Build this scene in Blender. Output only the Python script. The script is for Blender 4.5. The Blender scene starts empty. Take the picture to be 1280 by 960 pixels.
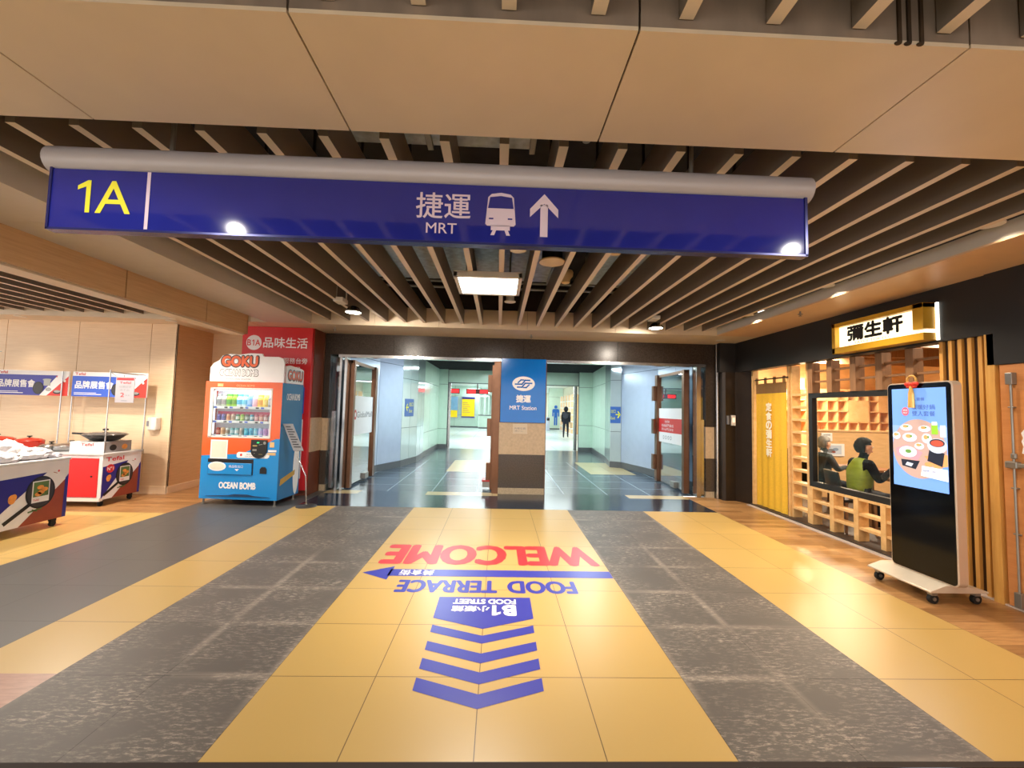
import bpy, bmesh, math, random
from mathutils import Vector, Matrix
random.seed(7)
S = bpy.context.scene
COL = S.collection
# ------------------------------------------------------------------ camera, world, exposure
YAW, PITCH, ROLL, FPX = .03108, .05822, .02451, 532.4
fw = Vector((math.sin(YAW)*math.cos(PITCH), math.cos(YAW)*math.cos(PITCH), math.sin(PITCH)))
rt = Vector((math.cos(YAW), -math.sin(YAW), 0)); up = rt.cross(fw)
r2 = rt*math.cos(ROLL)+up*math.sin(ROLL); u2 = -rt*math.sin(ROLL)+up*math.cos(ROLL)
cd = bpy.data.cameras.new('camera'); cam = bpy.data.objects.new('camera', cd); COL.objects.link(cam)
m = Matrix.Identity(4)
for i in range(3): m[i][0] = r2[i]; m[i][1] = u2[i]; m[i][2] = -fw[i]; m[i][3] = (.0684, 0, 1.569)[i]
cam.matrix_world = m
cd.sensor_width = 36; cd.lens = FPX/1280*36; cd.clip_start = .05; cd.clip_end = 200
S.camera = cam
S.view_settings.view_transform = 'Standard'; S.view_settings.look = 'None'
S.view_settings.gamma = 1; S.view_settings.use_curve_mapping = False
S.view_settings.exposure = -0.1
w = bpy.data.worlds.new('world'); S.world = w; w.use_nodes = True
w.node_tree.nodes['Background'].inputs[0].default_value = (1, .95, .89, 1)
w.node_tree.nodes['Background'].inputs[1].default_value = 2.6  # ambient fill, enters where the hall is left open behind the camera
S.cycles.max_bounces = 9; S.cycles.diffuse_bounces = 6; S.cycles.glossy_bounces = 3; S.cycles.transparent_max_bounces = 10
S.cycles.caustics_reflective = False; S.cycles.caustics_refractive = False
S.cycles.sample_clamp_indirect = 4

WARM = (1, .82, .62); SOFT = (1, .88, .74); WHITE = (1, .95, .88); COOL = (.80, .95, 1); MINT = (.82, 1, .95)
def lamp_obj(name, kind, loc, power, col, size=.1, size_y=None, parent=None, aim=None, angle=100, blend=.6, shape=None):
    l = bpy.data.lights.new(name, kind); l.energy = power; l.color = col
    if kind == 'AREA':
        l.size = size
        if size_y: l.shape = 'RECTANGLE'; l.size_y = size_y
        else: l.shape = 'DISK'
    else:
        l.shadow_soft_size = size
    if kind == 'SPOT': l.spot_size = math.radians(angle); l.spot_blend = blend
    o = bpy.data.objects.new(name, l); COL.objects.link(o)
    o.location = loc
    if aim is not None:
        o.rotation_euler = (Vector(aim)-Vector(loc)).to_track_quat('-Z', 'Y').to_euler()
    if parent:
        o.parent = parent; o.location = Vector(loc)-parent.location
    return o
# wide spots over and behind the camera, then area lights of passage and concourse
for hx in (-4.2, -2.2, .2, 2.2):
    for hy in ((-2.2, 1.1) if abs(hx) == 2.2 else (-2.2,)): lamp_obj('hall_lamp_and_fill', 'SPOT', (hx + (.2 if hy > 0 else 0), hy, 2.9), 40, (1, .94, .86), .04, aim=(hx, hy-.01, 0), angle=174, blend=.3)  # rear row is unseen added fill; front pair inferred from sign glints
lamp_obj('passage_lamp', 'AREA', (2.3, 10.3, 2.93), 100, COOL, .5, .5)
lamp_obj('passage_lamp', 'AREA', (-1.2, 10.3, 2.93), 100, COOL, .5, .5)
lamp_obj('passage_lamp', 'AREA', (.6, 14.6, 2.93), 170, MINT, 2.5, .4)
for yy in (20, 27, 34, 44, 54): lamp_obj('concourse_lamp_and_fill', 'AREA', (.6, yy, 3.1), 300, (.90, .98, 1), 6, 1.5)  # deepest lamps are unseen, added to brighten the far end

# ------------------------------------------------------------------ materials
def lin(c):
    return tuple(((v/255)/12.92 if v/255 <= .04045 else ((v/255+.055)/1.055)**2.4) for v in c)
MATS = {}
def mat(name, col, rough=.5, metal=0, emit=0, noise=.06, nscale=6, bump=0, spec=.5, coat=0, ecol=None, stretch=(1, 1, 1)):
    if name in MATS: return MATS[name]
    M = bpy.data.materials.new(name); M.use_nodes = True; nt = M.node_tree; b = nt.nodes['Principled BSDF']
    c = lin(col)
    b.inputs['Base Color'].default_value = (*c, 1)
    b.inputs['Roughness'].default_value = rough; b.inputs['Metallic'].default_value = metal
    b.inputs['Specular IOR Level'].default_value = spec; b.inputs['Coat Weight'].default_value = coat
    if noise or bump:
        tc = nt.nodes.new('ShaderNodeTexCoord'); mp = nt.nodes.new('ShaderNodeMapping'); mp.inputs['Scale'].default_value = stretch
        n = nt.nodes.new('ShaderNodeTexNoise'); n.inputs['Scale'].default_value = nscale; n.inputs['Detail'].default_value = 4
        nt.links.new(tc.outputs['Object'], mp.inputs['Vector']); nt.links.new(mp.outputs[0], n.inputs['Vector'])
        if noise:
            r = nt.nodes.new('ShaderNodeValToRGB')
            r.color_ramp.elements[0].position = .3; r.color_ramp.elements[1].position = .7
            r.color_ramp.elements[0].color = (*[v*(1-noise) for v in c], 1); r.color_ramp.elements[1].color = (*[min(1, v*(1+noise)) for v in c], 1)
            nt.links.new(n.outputs['Fac'], r.inputs['Fac']); nt.links.new(r.outputs['Color'], b.inputs['Base Color'])
        if bump:
            bp = nt.nodes.new('ShaderNodeBump'); bp.inputs['Strength'].default_value = bump; bp.inputs['Distance'].default_value = .01
            nt.links.new(n.outputs['Fac'], bp.inputs['Height']); nt.links.new(bp.outputs['Normal'], b.inputs['Normal'])
    if emit:
        b.inputs['Emission Color'].default_value = (*lin(ecol or col), 1); b.inputs['Emission Strength'].default_value = emit
    MATS[name] = M
    return M
def tiles(name, col, grout, size=(.6, .6), off=(0, 0), rough=.3, var=.05, mortar=.003, scuff=None, scuffamt=.5, spec=.5, dirt=None, rot=0):
    """tile floor: brick texture without offset, slight tone change by tile, optional scuffs"""
    M = bpy.data.materials.new(name); M.use_nodes = True; nt = M.node_tree; N = nt.nodes; L = nt.links; b = N['Principled BSDF']
    tc = N.new('ShaderNodeTexCoord'); mp = N.new('ShaderNodeMapping'); mp.inputs['Location'].default_value = (off[0], off[1], 0); mp.inputs['Rotation'].default_value = (0, 0, rot)
    L.new(tc.outputs['Object'], mp.inputs['Vector'])
    br = N.new('ShaderNodeTexBrick'); br.offset = 0; br.squash = 1
    c = lin(col); br.inputs['Color1'].default_value = (*[v*(1-var) for v in c], 1); br.inputs['Color2'].default_value = (*[min(1, v*(1+var)) for v in c], 1)
    br.inputs['Mortar'].default_value = (*lin(grout), 1); br.inputs['Scale'].default_value = 1; br.inputs['Mortar Size'].default_value = mortar
    br.inputs['Mortar Smooth'].default_value = 0; br.inputs['Brick Width'].default_value = size[0]; br.inputs['Row Height'].default_value = size[1]
    L.new(mp.outputs[0], br.inputs['Vector'])
    out = br.outputs['Color']
    if scuff:
        n1 = N.new('ShaderNodeTexNoise'); n1.inputs['Scale'].default_value = 2.2; n1.inputs['Detail'].default_value = 3
        mp2 = N.new('ShaderNodeMapping'); mp2.inputs['Scale'].default_value = (1, 1.6, 1); L.new(tc.outputs['Object'], mp2.inputs['Vector']); L.new(mp2.outputs[0], n1.inputs['Vector'])
        n2 = N.new('ShaderNodeTexNoise'); n2.inputs['Scale'].default_value = 28; n2.inputs['Detail'].default_value = 8; n2.inputs['Roughness'].default_value = .75
        mp3 = N.new('ShaderNodeMapping'); mp3.inputs['Scale'].default_value = (.6, 2.0, 1); mp3.inputs['Rotation'].default_value = (0, 0, .15); L.new(tc.outputs['Object'], mp3.inputs['Vector']); L.new(mp3.outputs[0], n2.inputs['Vector'])
        r1 = N.new('ShaderNodeValToRGB'); r1.color_ramp.elements[0].position = .36; r1.color_ramp.elements[1].position = .62; L.new(n1.outputs['Fac'], r1.inputs['Fac'])
        r3 = N.new('ShaderNodeValToRGB'); r3.color_ramp.elements[0].position = .5; r3.color_ramp.elements[1].position = .62; L.new(n2.outputs['Fac'], r3.inputs['Fac'])
        mu = N.new('ShaderNodeMath'); mu.operation = 'MULTIPLY'; L.new(r1.outputs['Color'], mu.inputs[0]); L.new(r3.outputs['Color'], mu.inputs[1])
        b2 = N.new('ShaderNodeTexBrick'); b2.offset = 0; b2.squash = 1; b2.inputs['Scale'].default_value = 1; b2.inputs['Mortar Size'].default_value = .05; b2.inputs['Mortar Smooth'].default_value = 1
        b2.inputs['Brick Width'].default_value = size[0]; b2.inputs['Row Height'].default_value = size[1]; L.new(mp.outputs[0], b2.inputs['Vector'])
        n4 = N.new('ShaderNodeTexNoise'); n4.inputs['Scale'].default_value = .9; L.new(tc.outputs['Object'], n4.inputs['Vector'])
        r5 = N.new('ShaderNodeValToRGB'); r5.color_ramp.elements[0].position = .48; r5.color_ramp.elements[1].position = .6; L.new(n4.outputs['Fac'], r5.inputs['Fac'])
        ms = N.new('ShaderNodeMath'); ms.operation = 'MULTIPLY'; L.new(b2.outputs['Fac'], ms.inputs[0]); L.new(r5.outputs['Color'], ms.inputs[1])
        mt_ = N.new('ShaderNodeMath'); mt_.operation = 'MULTIPLY'; L.new(ms.outputs[0], mt_.inputs[0]); L.new(n2.outputs['Fac'], mt_.inputs[1])
        ma = N.new('ShaderNodeMath'); ma.operation = 'ADD'; ma.use_clamp = True; L.new(mu.outputs[0], ma.inputs[0]); L.new(mt_.outputs[0], ma.inputs[1])
        m2 = N.new('ShaderNodeMath'); m2.operation = 'MULTIPLY'; L.new(ma.outputs[0], m2.inputs[0]); m2.inputs[1].default_value = scuffamt
        mx = N.new('ShaderNodeMixRGB'); L.new(m2.outputs[0], mx.inputs['Fac']); L.new(out, mx.inputs['Color1']); mx.inputs['Color2'].default_value = (*lin(scuff), 1)
        out = mx.outputs['Color']
    if dirt:
        n3 = N.new('ShaderNodeTexNoise'); n3.inputs['Scale'].default_value = 1.3; n3.inputs['Detail'].default_value = 5; L.new(tc.outputs['Object'], n3.inputs['Vector'])
        r4 = N.new('ShaderNodeValToRGB'); r4.color_ramp.elements[0].position = .35; r4.color_ramp.elements[1].position = .75; L.new(n3.outputs['Fac'], r4.inputs['Fac'])
        m3 = N.new('ShaderNodeMath'); m3.operation = 'MULTIPLY'; L.new(r4.outputs['Color'], m3.inputs[0]); m3.inputs[1].default_value = .4
        mx2 = N.new('ShaderNodeMixRGB'); L.new(m3.outputs[0], mx2.inputs['Fac']); L.new(out, mx2.inputs['Color1']); mx2.inputs['Color2'].default_value = (*lin(dirt), 1)
        out = mx2.outputs['Color']
    L.new(out, b.inputs['Base Color'])
    b.inputs['Roughness'].default_value = rough; b.inputs['Specular IOR Level'].default_value = spec
    MATS[name] = M
    return M
def wood(name, col, dark, scale=(1, 1, 1), rough=.45, planks=None, rot=0, amt=1.0):
    M = bpy.data.materials.new(name); M.use_nodes = True; nt = M.node_tree; N = nt.nodes; L = nt.links; b = N['Principled BSDF']
    tc = N.new('ShaderNodeTexCoord'); mp = N.new('ShaderNodeMapping'); mp.inputs['Scale'].default_value = scale; mp.inputs['Rotation'].default_value = (0, 0, rot)
    L.new(tc.outputs['Object'], mp.inputs['Vector'])
    n = N.new('ShaderNodeTexNoise'); n.inputs['Scale'].default_value = 4; n.inputs['Detail'].default_value = 6; n.inputs['Roughness'].default_value = .65
    L.new(mp.outputs[0], n.inputs['Vector'])
    r = N.new('ShaderNodeValToRGB'); r.color_ramp.elements[0].position = .32; r.color_ramp.elements[1].position = .68
    r.color_ramp.elements[0].color = (*lin(dark), 1); r.color_ramp.elements[1].color = (*lin(col), 1); L.new(n.outputs['Fac'], r.inputs['Fac'])
    out = r.outputs['Color']
    if planks:
        mp2 = N.new('ShaderNodeMapping'); mp2.inputs['Rotation'].default_value = (0, 0, rot); L.new(tc.outputs['Object'], mp2.inputs['Vector'])
        br = N.new('ShaderNodeTexBrick'); br.offset = .5; br.inputs['Scale'].default_value = 1; br.inputs['Brick Width'].default_value = planks[0]; br.inputs['Row Height'].default_value = planks[1]
        br.inputs['Mortar Size'].default_value = .0015; br.inputs['Color1'].default_value = (.55, .5, .45, 1); br.inputs['Color2'].default_value = (1, 1, 1, 1); br.inputs['Mortar'].default_value = (.25, .2, .15, 1)
        L.new(mp2.outputs[0], br.inputs['Vector'])
        mx = N.new('ShaderNodeMixRGB'); mx.blend_type = 'MULTIPLY'; mx.inputs['Fac'].default_value = 1; L.new(out, mx.inputs['Color1']); L.new(br.outputs['Color'], mx.inputs['Color2']); out = mx.outputs['Color']
    L.new(out, b.inputs['Base Color']); b.inputs['Roughness'].default_value = rough
    MATS[name] = M
    return M
def glass(name, tint=(235, 245, 245), refl=1.0, rough=.02):
    M = bpy.data.materials.new(name); M.use_nodes = True; nt = M.node_tree; N = nt.nodes; L = nt.links
    N.remove(N['Principled BSDF']); out = N['Material Output']
    t = N.new('ShaderNodeBsdfTransparent'); t.inputs[0].default_value = (*lin(tint), 1)
    g = N.new('ShaderNodeBsdfGlossy'); g.inputs['Roughness'].default_value = rough
    f = N.new('ShaderNodeLayerWeight'); f.inputs['Blend'].default_value = .5
    pw = N.new('ShaderNodeMath'); pw.operation = 'POWER'; pw.inputs[1].default_value = 4; L.new(f.outputs['Facing'], pw.inputs[0])
    mu = N.new('ShaderNodeMath'); mu.operation = 'MULTIPLY_ADD'; mu.use_clamp = True; mu.inputs[1].default_value = .8*refl; mu.inputs[2].default_value = .05*refl; L.new(pw.outputs[0], mu.inputs[0])
    mx = N.new('ShaderNodeMixShader'); L.new(mu.outputs[0], mx.inputs[0]); L.new(t.outputs[0], mx.inputs[1]); L.new(g.outputs[0], mx.inputs[2]); L.new(mx.outputs[0], out.inputs['Surface'])
    MATS[name] = M
    return M

# ------------------------------------------------------------------ mesh helpers
class MB:
    def __init__(s): s.v = []; s.f = []; s.m = []
    def add(s, vs, fs, m=0):
        n = len(s.v); s.v += [Vector(p) for p in vs]
        for f in fs: s.f.append([n+i for i in f]); s.m.append(m)
        return s
    def box(s, x0, x1, y0, y1, z0, z1, m=0):
        return s.add([(x0,y0,z0),(x1,y0,z0),(x1,y1,z0),(x0,y1,z0),(x0,y0,z1),(x1,y0,z1),(x1,y1,z1),(x0,y1,z1)],
                     [(3,2,1,0),(4,5,6,7),(0,1,5,4),(1,2,6,5),(2,3,7,6),(3,0,4,7)], m)
    def prism(s, pts, O, U, V, W, m=0):
        """closed polygon pts (2-D, counter-clockwise seen against W) extruded along vector W from plane O,U,V"""
        O, U, V, W = Vector(O), Vector(U), Vector(V), Vector(W); n = len(pts)
        a = [O+U*p[0]+V*p[1] for p in pts]; b = [p+W for p in a]
        fs = [tuple(range(n-1, -1, -1)), tuple(range(n, 2*n))]+[(i, (i+1) % n, n+(i+1) % n, n+i) for i in range(n)]
        if U.cross(V).dot(W) < 0: fs = [tuple(reversed(f)) for f in fs]
        return s.add(a+b, fs, m)
    def cyl(s, p0, p1, r0, r1=None, n=12, m=0):
        p0, p1 = Vector(p0), Vector(p1); r1 = r0 if r1 is None else r1; d = (p1-p0).normalized()
        a = d.orthogonal().normalized(); b = d.cross(a); vs = []
        for p, r in ((p0, r0), (p1, r1)):
            for i in range(n):
                t = 2*math.pi*i/n; vs.append(p+(a*math.cos(t)+b*math.sin(t))*r)
        fs = [tuple(range(n-1, -1, -1)), tuple(range(n, 2*n))]+[(i, (i+1) % n, n+(i+1) % n, n+i) for i in range(n)]
        return s.add(vs, fs, m)
    def tube(s, pts, r, n=8, m=0):
        for a, b in zip(pts[:-1], pts[1:]): s.cyl(a, b, r, n=n, m=m)
        for p in pts[1:-1]: s.ell(p, (r, r, r), n, 6, m)
        return s
    def lathe(s, prof, c=(0, 0, 0), n=20, m=0):
        vs = []; fs = []; c = Vector(c)
        for r, z in prof:
            for i in range(n): t = 2*math.pi*i/n; vs.append(c+Vector((r*math.cos(t), r*math.sin(t), z)))
        for j in range(len(prof)-1):
            for i in range(n): k = (i+1) % n; fs.append((j*n+i, j*n+k, (j+1)*n+k, (j+1)*n+i))
        fs.append(tuple(range(n-1, -1, -1))); fs.append(tuple(range((len(prof)-1)*n, len(prof)*n)))
        return s.add(vs, fs, m)
    def ell(s, c, r, n=14, k=8, m=0):
        prof = [(math.sin(math.pi*j/k), -math.cos(math.pi*j/k)) for j in range(1, k)]
        c = Vector(c); vs = [c-Vector((0, 0, r[2]))]
        for a, z in prof:
            for i in range(n): t = 2*math.pi*i/n; vs.append(c+Vector((a*math.cos(t)*r[0], a*math.sin(t)*r[1], z*r[2])))
        vs.append(c+Vector((0, 0, r[2]))); fs = []
        for i in range(n): fs.append((0, 1+(i+1) % n, 1+i))
        for j in range(k-2):
            for i in range(n): q = (i+1) % n; fs.append((1+j*n+i, 1+j*n+q, 1+(j+1)*n+q, 1+(j+1)*n+i))
        L = 1+(k-2)*n
        for i in range(n): fs.append((L+i, L+(i+1) % n, len(vs)-1))
        return s.add(vs, fs, m)
    def build(s, name, mats, parent=None, bevel=0, smooth=None, local=False, origin=None, wob=0):
        if not isinstance(mats, (list, tuple)): mats = [mats]
        if parent is not None: o0 = Vector((0, 0, 0)) if local else parent.location + (parent.parent.location if parent.parent else Vector((0, 0, 0)))
        elif origin is not None: o0 = Vector(origin)
        else:
            xs = [p.x for p in s.v]; ys = [p.y for p in s.v]; zs = [p.z for p in s.v]
            o0 = Vector(((min(xs)+max(xs))/2, (min(ys)+max(ys))/2, min(zs)))
        me = bpy.data.meshes.new(name)
        me.from_pydata([tuple(p-o0) for p in s.v], [], s.f); me.update()
        if getattr(s, 'solid', True):
            bm = bmesh.new(); bm.from_mesh(me); bmesh.ops.recalc_face_normals(bm, faces=bm.faces); bm.to_mesh(me); bm.free()
        for q in mats: me.materials.append(q)
        me.polygons.foreach_set('material_index', s.m)
        if smooth is not None:
            me.polygons.foreach_set('use_smooth', [True]*len(me.polygons)); me.set_sharp_from_angle(angle=math.radians(smooth))
        o = bpy.data.objects.new(name, me); COL.objects.link(o)
        if parent is not None: o.parent = parent
        else: o.location = o0
        if bevel:
            b = o.modifiers.new('bevel', 'BEVEL'); b.width = bevel; b.segments = 2; b.limit_method = 'ANGLE'
        return o
def tag(o, label, cat, group=None, kind=None):
    if label: o['label'] = label
    if cat: o['category'] = cat
    if group: o['group'] = group
    if kind: o['kind'] = kind
    return o
def struct(o): o['kind'] = 'structure'; return o
def thing(name, label, cat, loc=(0, 0, 0), group=None, rz=0):
    o = bpy.data.objects.new(name, None); o.empty_display_size = .1; COL.objects.link(o); o.location = loc; o.rotation_euler = (0, 0, rz)
    return tag(o, label, cat, group)
def copy_tree(o, parent=None):
    c = o.copy(); COL.objects.link(c)
    if parent: c.parent = parent
    for ch in [x for x in o.children]: copy_tree(ch, c)
    return c
TXT = {}
def text_verts(s, bold=0, shear=0):
    k = (s, bold, shear)
    if k not in TXT:
        c = bpy.data.curves.new('t', 'FONT'); c.body = s; c.offset = bold; c.shear = shear; c.resolution_u = 4; c.fill_mode = 'FRONT'
        o = bpy.data.objects.new('t', c); COL.objects.link(o); bpy.context.view_layer.update()
        me = bpy.data.meshes.new_from_object(o.evaluated_get(bpy.context.evaluated_depsgraph_get()))
        TXT[k] = ([v.co.copy() for v in me.vertices], [list(p.vertices) for p in me.polygons])
        bpy.data.objects.remove(o); bpy.data.curves.remove(c); bpy.data.meshes.remove(me)
    return TXT[k]
class Flat:
    """graphics lying on a plane: x along U, y along V, each layer a hair above the last"""
    def __init__(s, O, U, V, eps=.0012):
        s.O, s.U, s.V = Vector(O), Vector(U).normalized(), Vector(V).normalized(); s.N = s.U.cross(s.V); s.eps = eps; s.mb = MB(); s.mb.solid = False
    def P(s, x, y, l): return s.O+s.U*x+s.V*y+s.N*(s.eps*l)
    def poly(s, pts, m, l=1):
        s.mb.add([s.P(x, y, l) for x, y in pts], [tuple(range(len(pts)))], m); return s
    def rect(s, x0, y0, x1, y1, m, l=1): return s.poly([(x0, y0), (x1, y0), (x1, y1), (x0, y1)], m, l)
    def disc(s, cx, cy, rx, ry, m, l=1, n=24, a0=0):
        return s.poly([(cx+rx*math.cos(2*math.pi*i/n+a0), cy+ry*math.sin(2*math.pi*i/n+a0)) for i in range(n)], m, l)
    def line(s, pts, wd, m, l=1):
        for (a, b), (c, d) in zip(pts[:-1], pts[1:]):
            t = Vector((c-a, d-b)).normalized()*wd/2; n = Vector((-t.y, t.x))
            s.poly([(a-t.x-n.x, b-t.y-n.y), (c+t.x-n.x, d+t.y-n.y), (c+t.x+n.x, d+t.y+n.y), (a-t.x+n.x, b-t.y+n.y)], m, l)
        return s
    def text(s, t, x0, y0, x1, y1, m, l=2, bold=0, shear=0):
        vs, fs = text_verts(t, 0, shear)
        if not vs: return s
        ax = min(v.x for v in vs); bx = max(v.x for v in vs); ay = min(v.y for v in vs); by = max(v.y for v in vs)
        sx = (x1-x0)/max(1e-6, bx-ax); sy = (y1-y0)/max(1e-6, by-ay)
        h = bold*.7*min(abs(sx), abs(sy))
        for i, (dx, dy) in enumerate(((0, 0), (h, 0), (-h, 0), (0, h), (0, -h), (h*.7, h*.7), (-h*.7, h*.7), (h*.7, -h*.7), (-h*.7, -h*.7)) if bold else ((0, 0),)):
            s.mb.add([s.P(x0+(v.x-ax)*sx+dx, y0+(v.y-ay)*sy+dy, l+i*.02) for v in vs], fs, m)
        return s
    def build(s, name, mats, parent=None, **k): return s.mb.build(name, mats, parent, **k)
ORD = ['first', 'second', 'third', 'fourth', 'fifth', 'sixth', 'seventh', 'eighth', 'ninth', 'tenth', 'eleventh', 'twelfth', 'thirteenth', 'fourteenth', 'fifteenth', 'sixteenth', 'seventeenth', 'eighteenth', 'nineteenth', 'twentieth', 'twenty-first', 'twenty-second', 'twenty-third', 'twenty-fourth', 'twenty-fifth']
PI = math.pi

# ------------------------------------------------------------------ palette
yellow_tile = tiles('yellow_tile', (194, 161, 94), (104, 82, 44), (.6, .6), (.0, 1.8-1.988), .34, .03, .0025)
grey_tile = tiles('worn_grey_tile', (94, 88, 82), (64, 59, 54), (.6, .6), (.0, 1.8-1.988), .5, .08, .003, (166, 154, 140), .95, .35)
slate_tile = tiles('slate_tile', (84, 83, 82), (58, 57, 56), (.6, .6), (.0, 1.8-1.988), .4, .05, .003, spec=.4)
navy_tile = tiles('navy_gloss_tile', (34, 44, 58), (14, 18, 24), (1.2, .97), (0, -6.78+.97*7), .16, .12, .004, spec=.45)
pass_tile = tiles('passage_slate_tile', (74, 84, 96), (150, 165, 175), (.82, .8), (.3, .1), .2, .15, .012, spec=.4)
pass_grey = tiles('passage_grey_tile', (92, 100, 106), (60, 66, 70), (.8, .8), (0, 0), .2, .06, .004)
beige_tile = tiles('beige_stone_tile', (205, 185, 140), (120, 105, 80), (.6, .6), (0, 0), .2, .05, .003)
white_tile = tiles('concourse_white_tile', (205, 218, 218), (165, 178, 178), (1.2, 1.2), (0, 0), .25, .03, .01)
black_gloss = mat('black_gloss_stone', (22, 20, 20), .12, noise=.3, nscale=20)
plank = wood('warm_plank_floor', (200, 152, 100), (156, 110, 68), (1.2, 12, 1), .3, (1.1, .1), 0)
plank_r = wood('herring_plank_floor', (204, 160, 106), (166, 120, 74), (1.2, 12, 1), .3, (.9, .11), .0)
pink_wood = wood('pinkish_board', (176, 128, 104), (150, 104, 84), (2, 10, 1), .35)
beige_metal = mat('beige_painted_metal', (222, 204, 178), .42, noise=.03, nscale=3)
slat_bottom = mat('pale_slat_bottom', (222, 208, 192), .45, noise=.04, nscale=4, stretch=(1, .3, 1))
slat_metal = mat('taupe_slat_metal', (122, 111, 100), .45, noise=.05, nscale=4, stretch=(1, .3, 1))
soffit_grey = mat('grey_beige_soffit', (206, 200, 192), .4, noise=.03)
soffit_tan = mat('tan_soffit', (226, 190, 152), .4, noise=.03)
ceil_dark = mat('dark_void_paint', (46, 46, 50), .9, noise=.2)
duct_metal = mat('galvanised_sheet', (176, 190, 200), .4, .25, noise=.25, nscale=14)
seam_dark = mat('dark_joint', (40, 28, 20), .8, noise=.1)
beam_face = mat('stained_taupe_panel', (138, 122, 108), .55, noise=.35, nscale=5, stretch=(1, 1, .3))
stain = mat('rust_stain', (52, 36, 18), .8, noise=.5, nscale=30, stretch=(1, 1, .2))
fascia_wood = wood('tan_laminate', (206, 168, 124), (190, 152, 108), (.6, .6, 14), .45)
pale_wood = wood('pale_maple_laminate', (238, 212, 178), (226, 198, 162), (.7, .7, 14), .4)
return_wood = wood('tan_maple_laminate', (222, 182, 134), (208, 166, 118), (.7, .7, 14), .4)
granite = mat('dark_granite', (58, 50, 44), .26, noise=.35, nscale=60, spec=.22)
granite_lo = mat('brown_granite', (72, 62, 54), .2, noise=.3, nscale=50)
tan_stone = mat('tan_stone', (190, 166, 136), .3, noise=.1, nscale=25)
beige_stone = mat('beige_speckled_stone', (178, 160, 132), .4, noise=.25, nscale=90)
chrome = mat('brushed_steel', (190, 190, 190), .22, 1, noise=.05)
bronze = mat('bronze_metal', (120, 86, 66), .3, .85, noise=.1)
brown_panel = mat('red_brown_panel', (112, 56, 32), .4, noise=.12, nscale=5, stretch=(1, 1, .2))
silver_panel = mat('silver_blue_panel', (194, 204, 228), .22, .25, noise=.03)
silver_dark = mat('panel_joint', (70, 74, 80), .6, noise=.05)
mint = mat('mint_enamel_panel', (212, 234, 220), .18, noise=.03)
plinth = mat('grey_granite_plinth', (98, 100, 104), .35, noise=.2, nscale=60)
white_paint = mat('white_paint', (232, 236, 234), .5, noise=.02)
off_white = mat('off_white_plastic', (226, 222, 214), .4, noise=.03)
pure_white = mat('white_print', (240, 240, 242), .4, noise=.02)
clear = glass('clear_glass', (250, 250, 248), .4)
door_glass = glass('door_glass', (206, 218, 224), 3.0)
case_glass = glass('case_glass', (245, 248, 250), .6)
blue_sign = mat('navy_blue_acrylic', (36, 42, 140), .07, noise=.04, spec=.6)
mrt_blue = mat('transit_blue_enamel', (0, 112, 206), .14, noise=.03)
sign_yellow = mat('yellow_print', (238, 232, 60), .4, noise=.02)
sign_lilac = mat('pale_lilac_print', (226, 208, 226), .4, noise=.02)
tube_grey = mat('grey_aluminium_tube', (186, 180, 184), .4, .1, noise=.06, stretch=(.2, 1, 1))
red_print = mat('red_print', (206, 44, 48), .35, noise=.03)
blue_print = mat('royal_blue_print', (52, 52, 162), .35, noise=.03)
bright_blue = mat('bright_blue_print', (50, 92, 205), .35, noise=.03)
muted_blue = mat('muted_sign_blue', (64, 104, 176), .3, noise=.05)
deep_blue = mat('deep_blue_print', (38, 36, 130), .4, noise=.05)
brick_red = mat('brown_red_print', (140, 62, 44), .45, noise=.08)
orange_red = mat('orange_red_print', (212, 52, 40), .4, noise=.04)
black_print = mat('black_print', (26, 24, 26), .4, noise=.1)
grey_print = mat('grey_print', (120, 122, 130), .5, noise=.05)
green_print = mat('leaf_green_print', (82, 110, 60), .5, noise=.2)
orange_print = mat('apricot_print', (226, 150, 70), .5, noise=.15, nscale=30)
vend_orange = mat('orange_enamel', (226, 96, 44), .25, noise=.02)
vend_blue = mat('sky_blue_enamel', (30, 140, 214), .25, noise=.02)
vend_side = mat('mid_blue_enamel', (34, 110, 170), .25, noise=.03)
black_plastic = mat('black_plastic', (20, 20, 22), .35, noise=.1)
black_rubber = mat('black_rubber', (16, 16, 16), .7, noise=.1)
black_glass = mat('black_screen_glass', (6, 6, 7), .1, noise=0, spec=.3)
black_metal = mat('black_fascia_metal', (24, 22, 22), .5, noise=.12, nscale=3)
dark_bronze = mat('dark_bronze_panel', (50, 40, 32), .3, .4, noise=.12)
gold = mat('gold_lacquer', (196, 152, 36), .35, noise=.05)
noren_yellow = mat('mustard_cloth', (232, 184, 52), .8, noise=.06, nscale=40)
noren_brown = mat('brown_cloth', (132, 98, 56), .85, noise=.08, nscale=40)
pine = wood('pine_lattice', (228, 190, 132), (208, 166, 106), (3, 3, 3), .5)
slat_wood = wood('golden_slat_wood', (222, 172, 92), (204, 150, 74), (8, 8, .6), .45)
slat_back = mat('dark_slat_backing', (70, 46, 26), .6, noise=.15)
brown_post = wood('brown_post_wood', (150, 112, 78), (128, 92, 62), (6, 6, .6), .5)
shop_wood = wood('warm_shelf_wood', (236, 196, 142), (220, 178, 122), (2, 2, 2), .5)
shop_wall = wood('warm_shop_panel', (226, 186, 132), (212, 170, 116), (1, 1, 6), .5)
shop_floor = wood('dark_shop_floor', (66, 52, 42), (46, 36, 28), (1, 8, 1), .5)
orange_door = wood('orange_door_veneer', (206, 142, 86), (192, 126, 72), (.5, .5, 6), .4)
kiosk_frame = mat('champagne_metal', (206, 188, 168), .3, .35, noise=.03)
steel_grey = mat('grey_cast_metal', (150, 148, 142), .35, .7, noise=.08)
skin = mat('skin', (214, 158, 124), .55, noise=.05)

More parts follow.
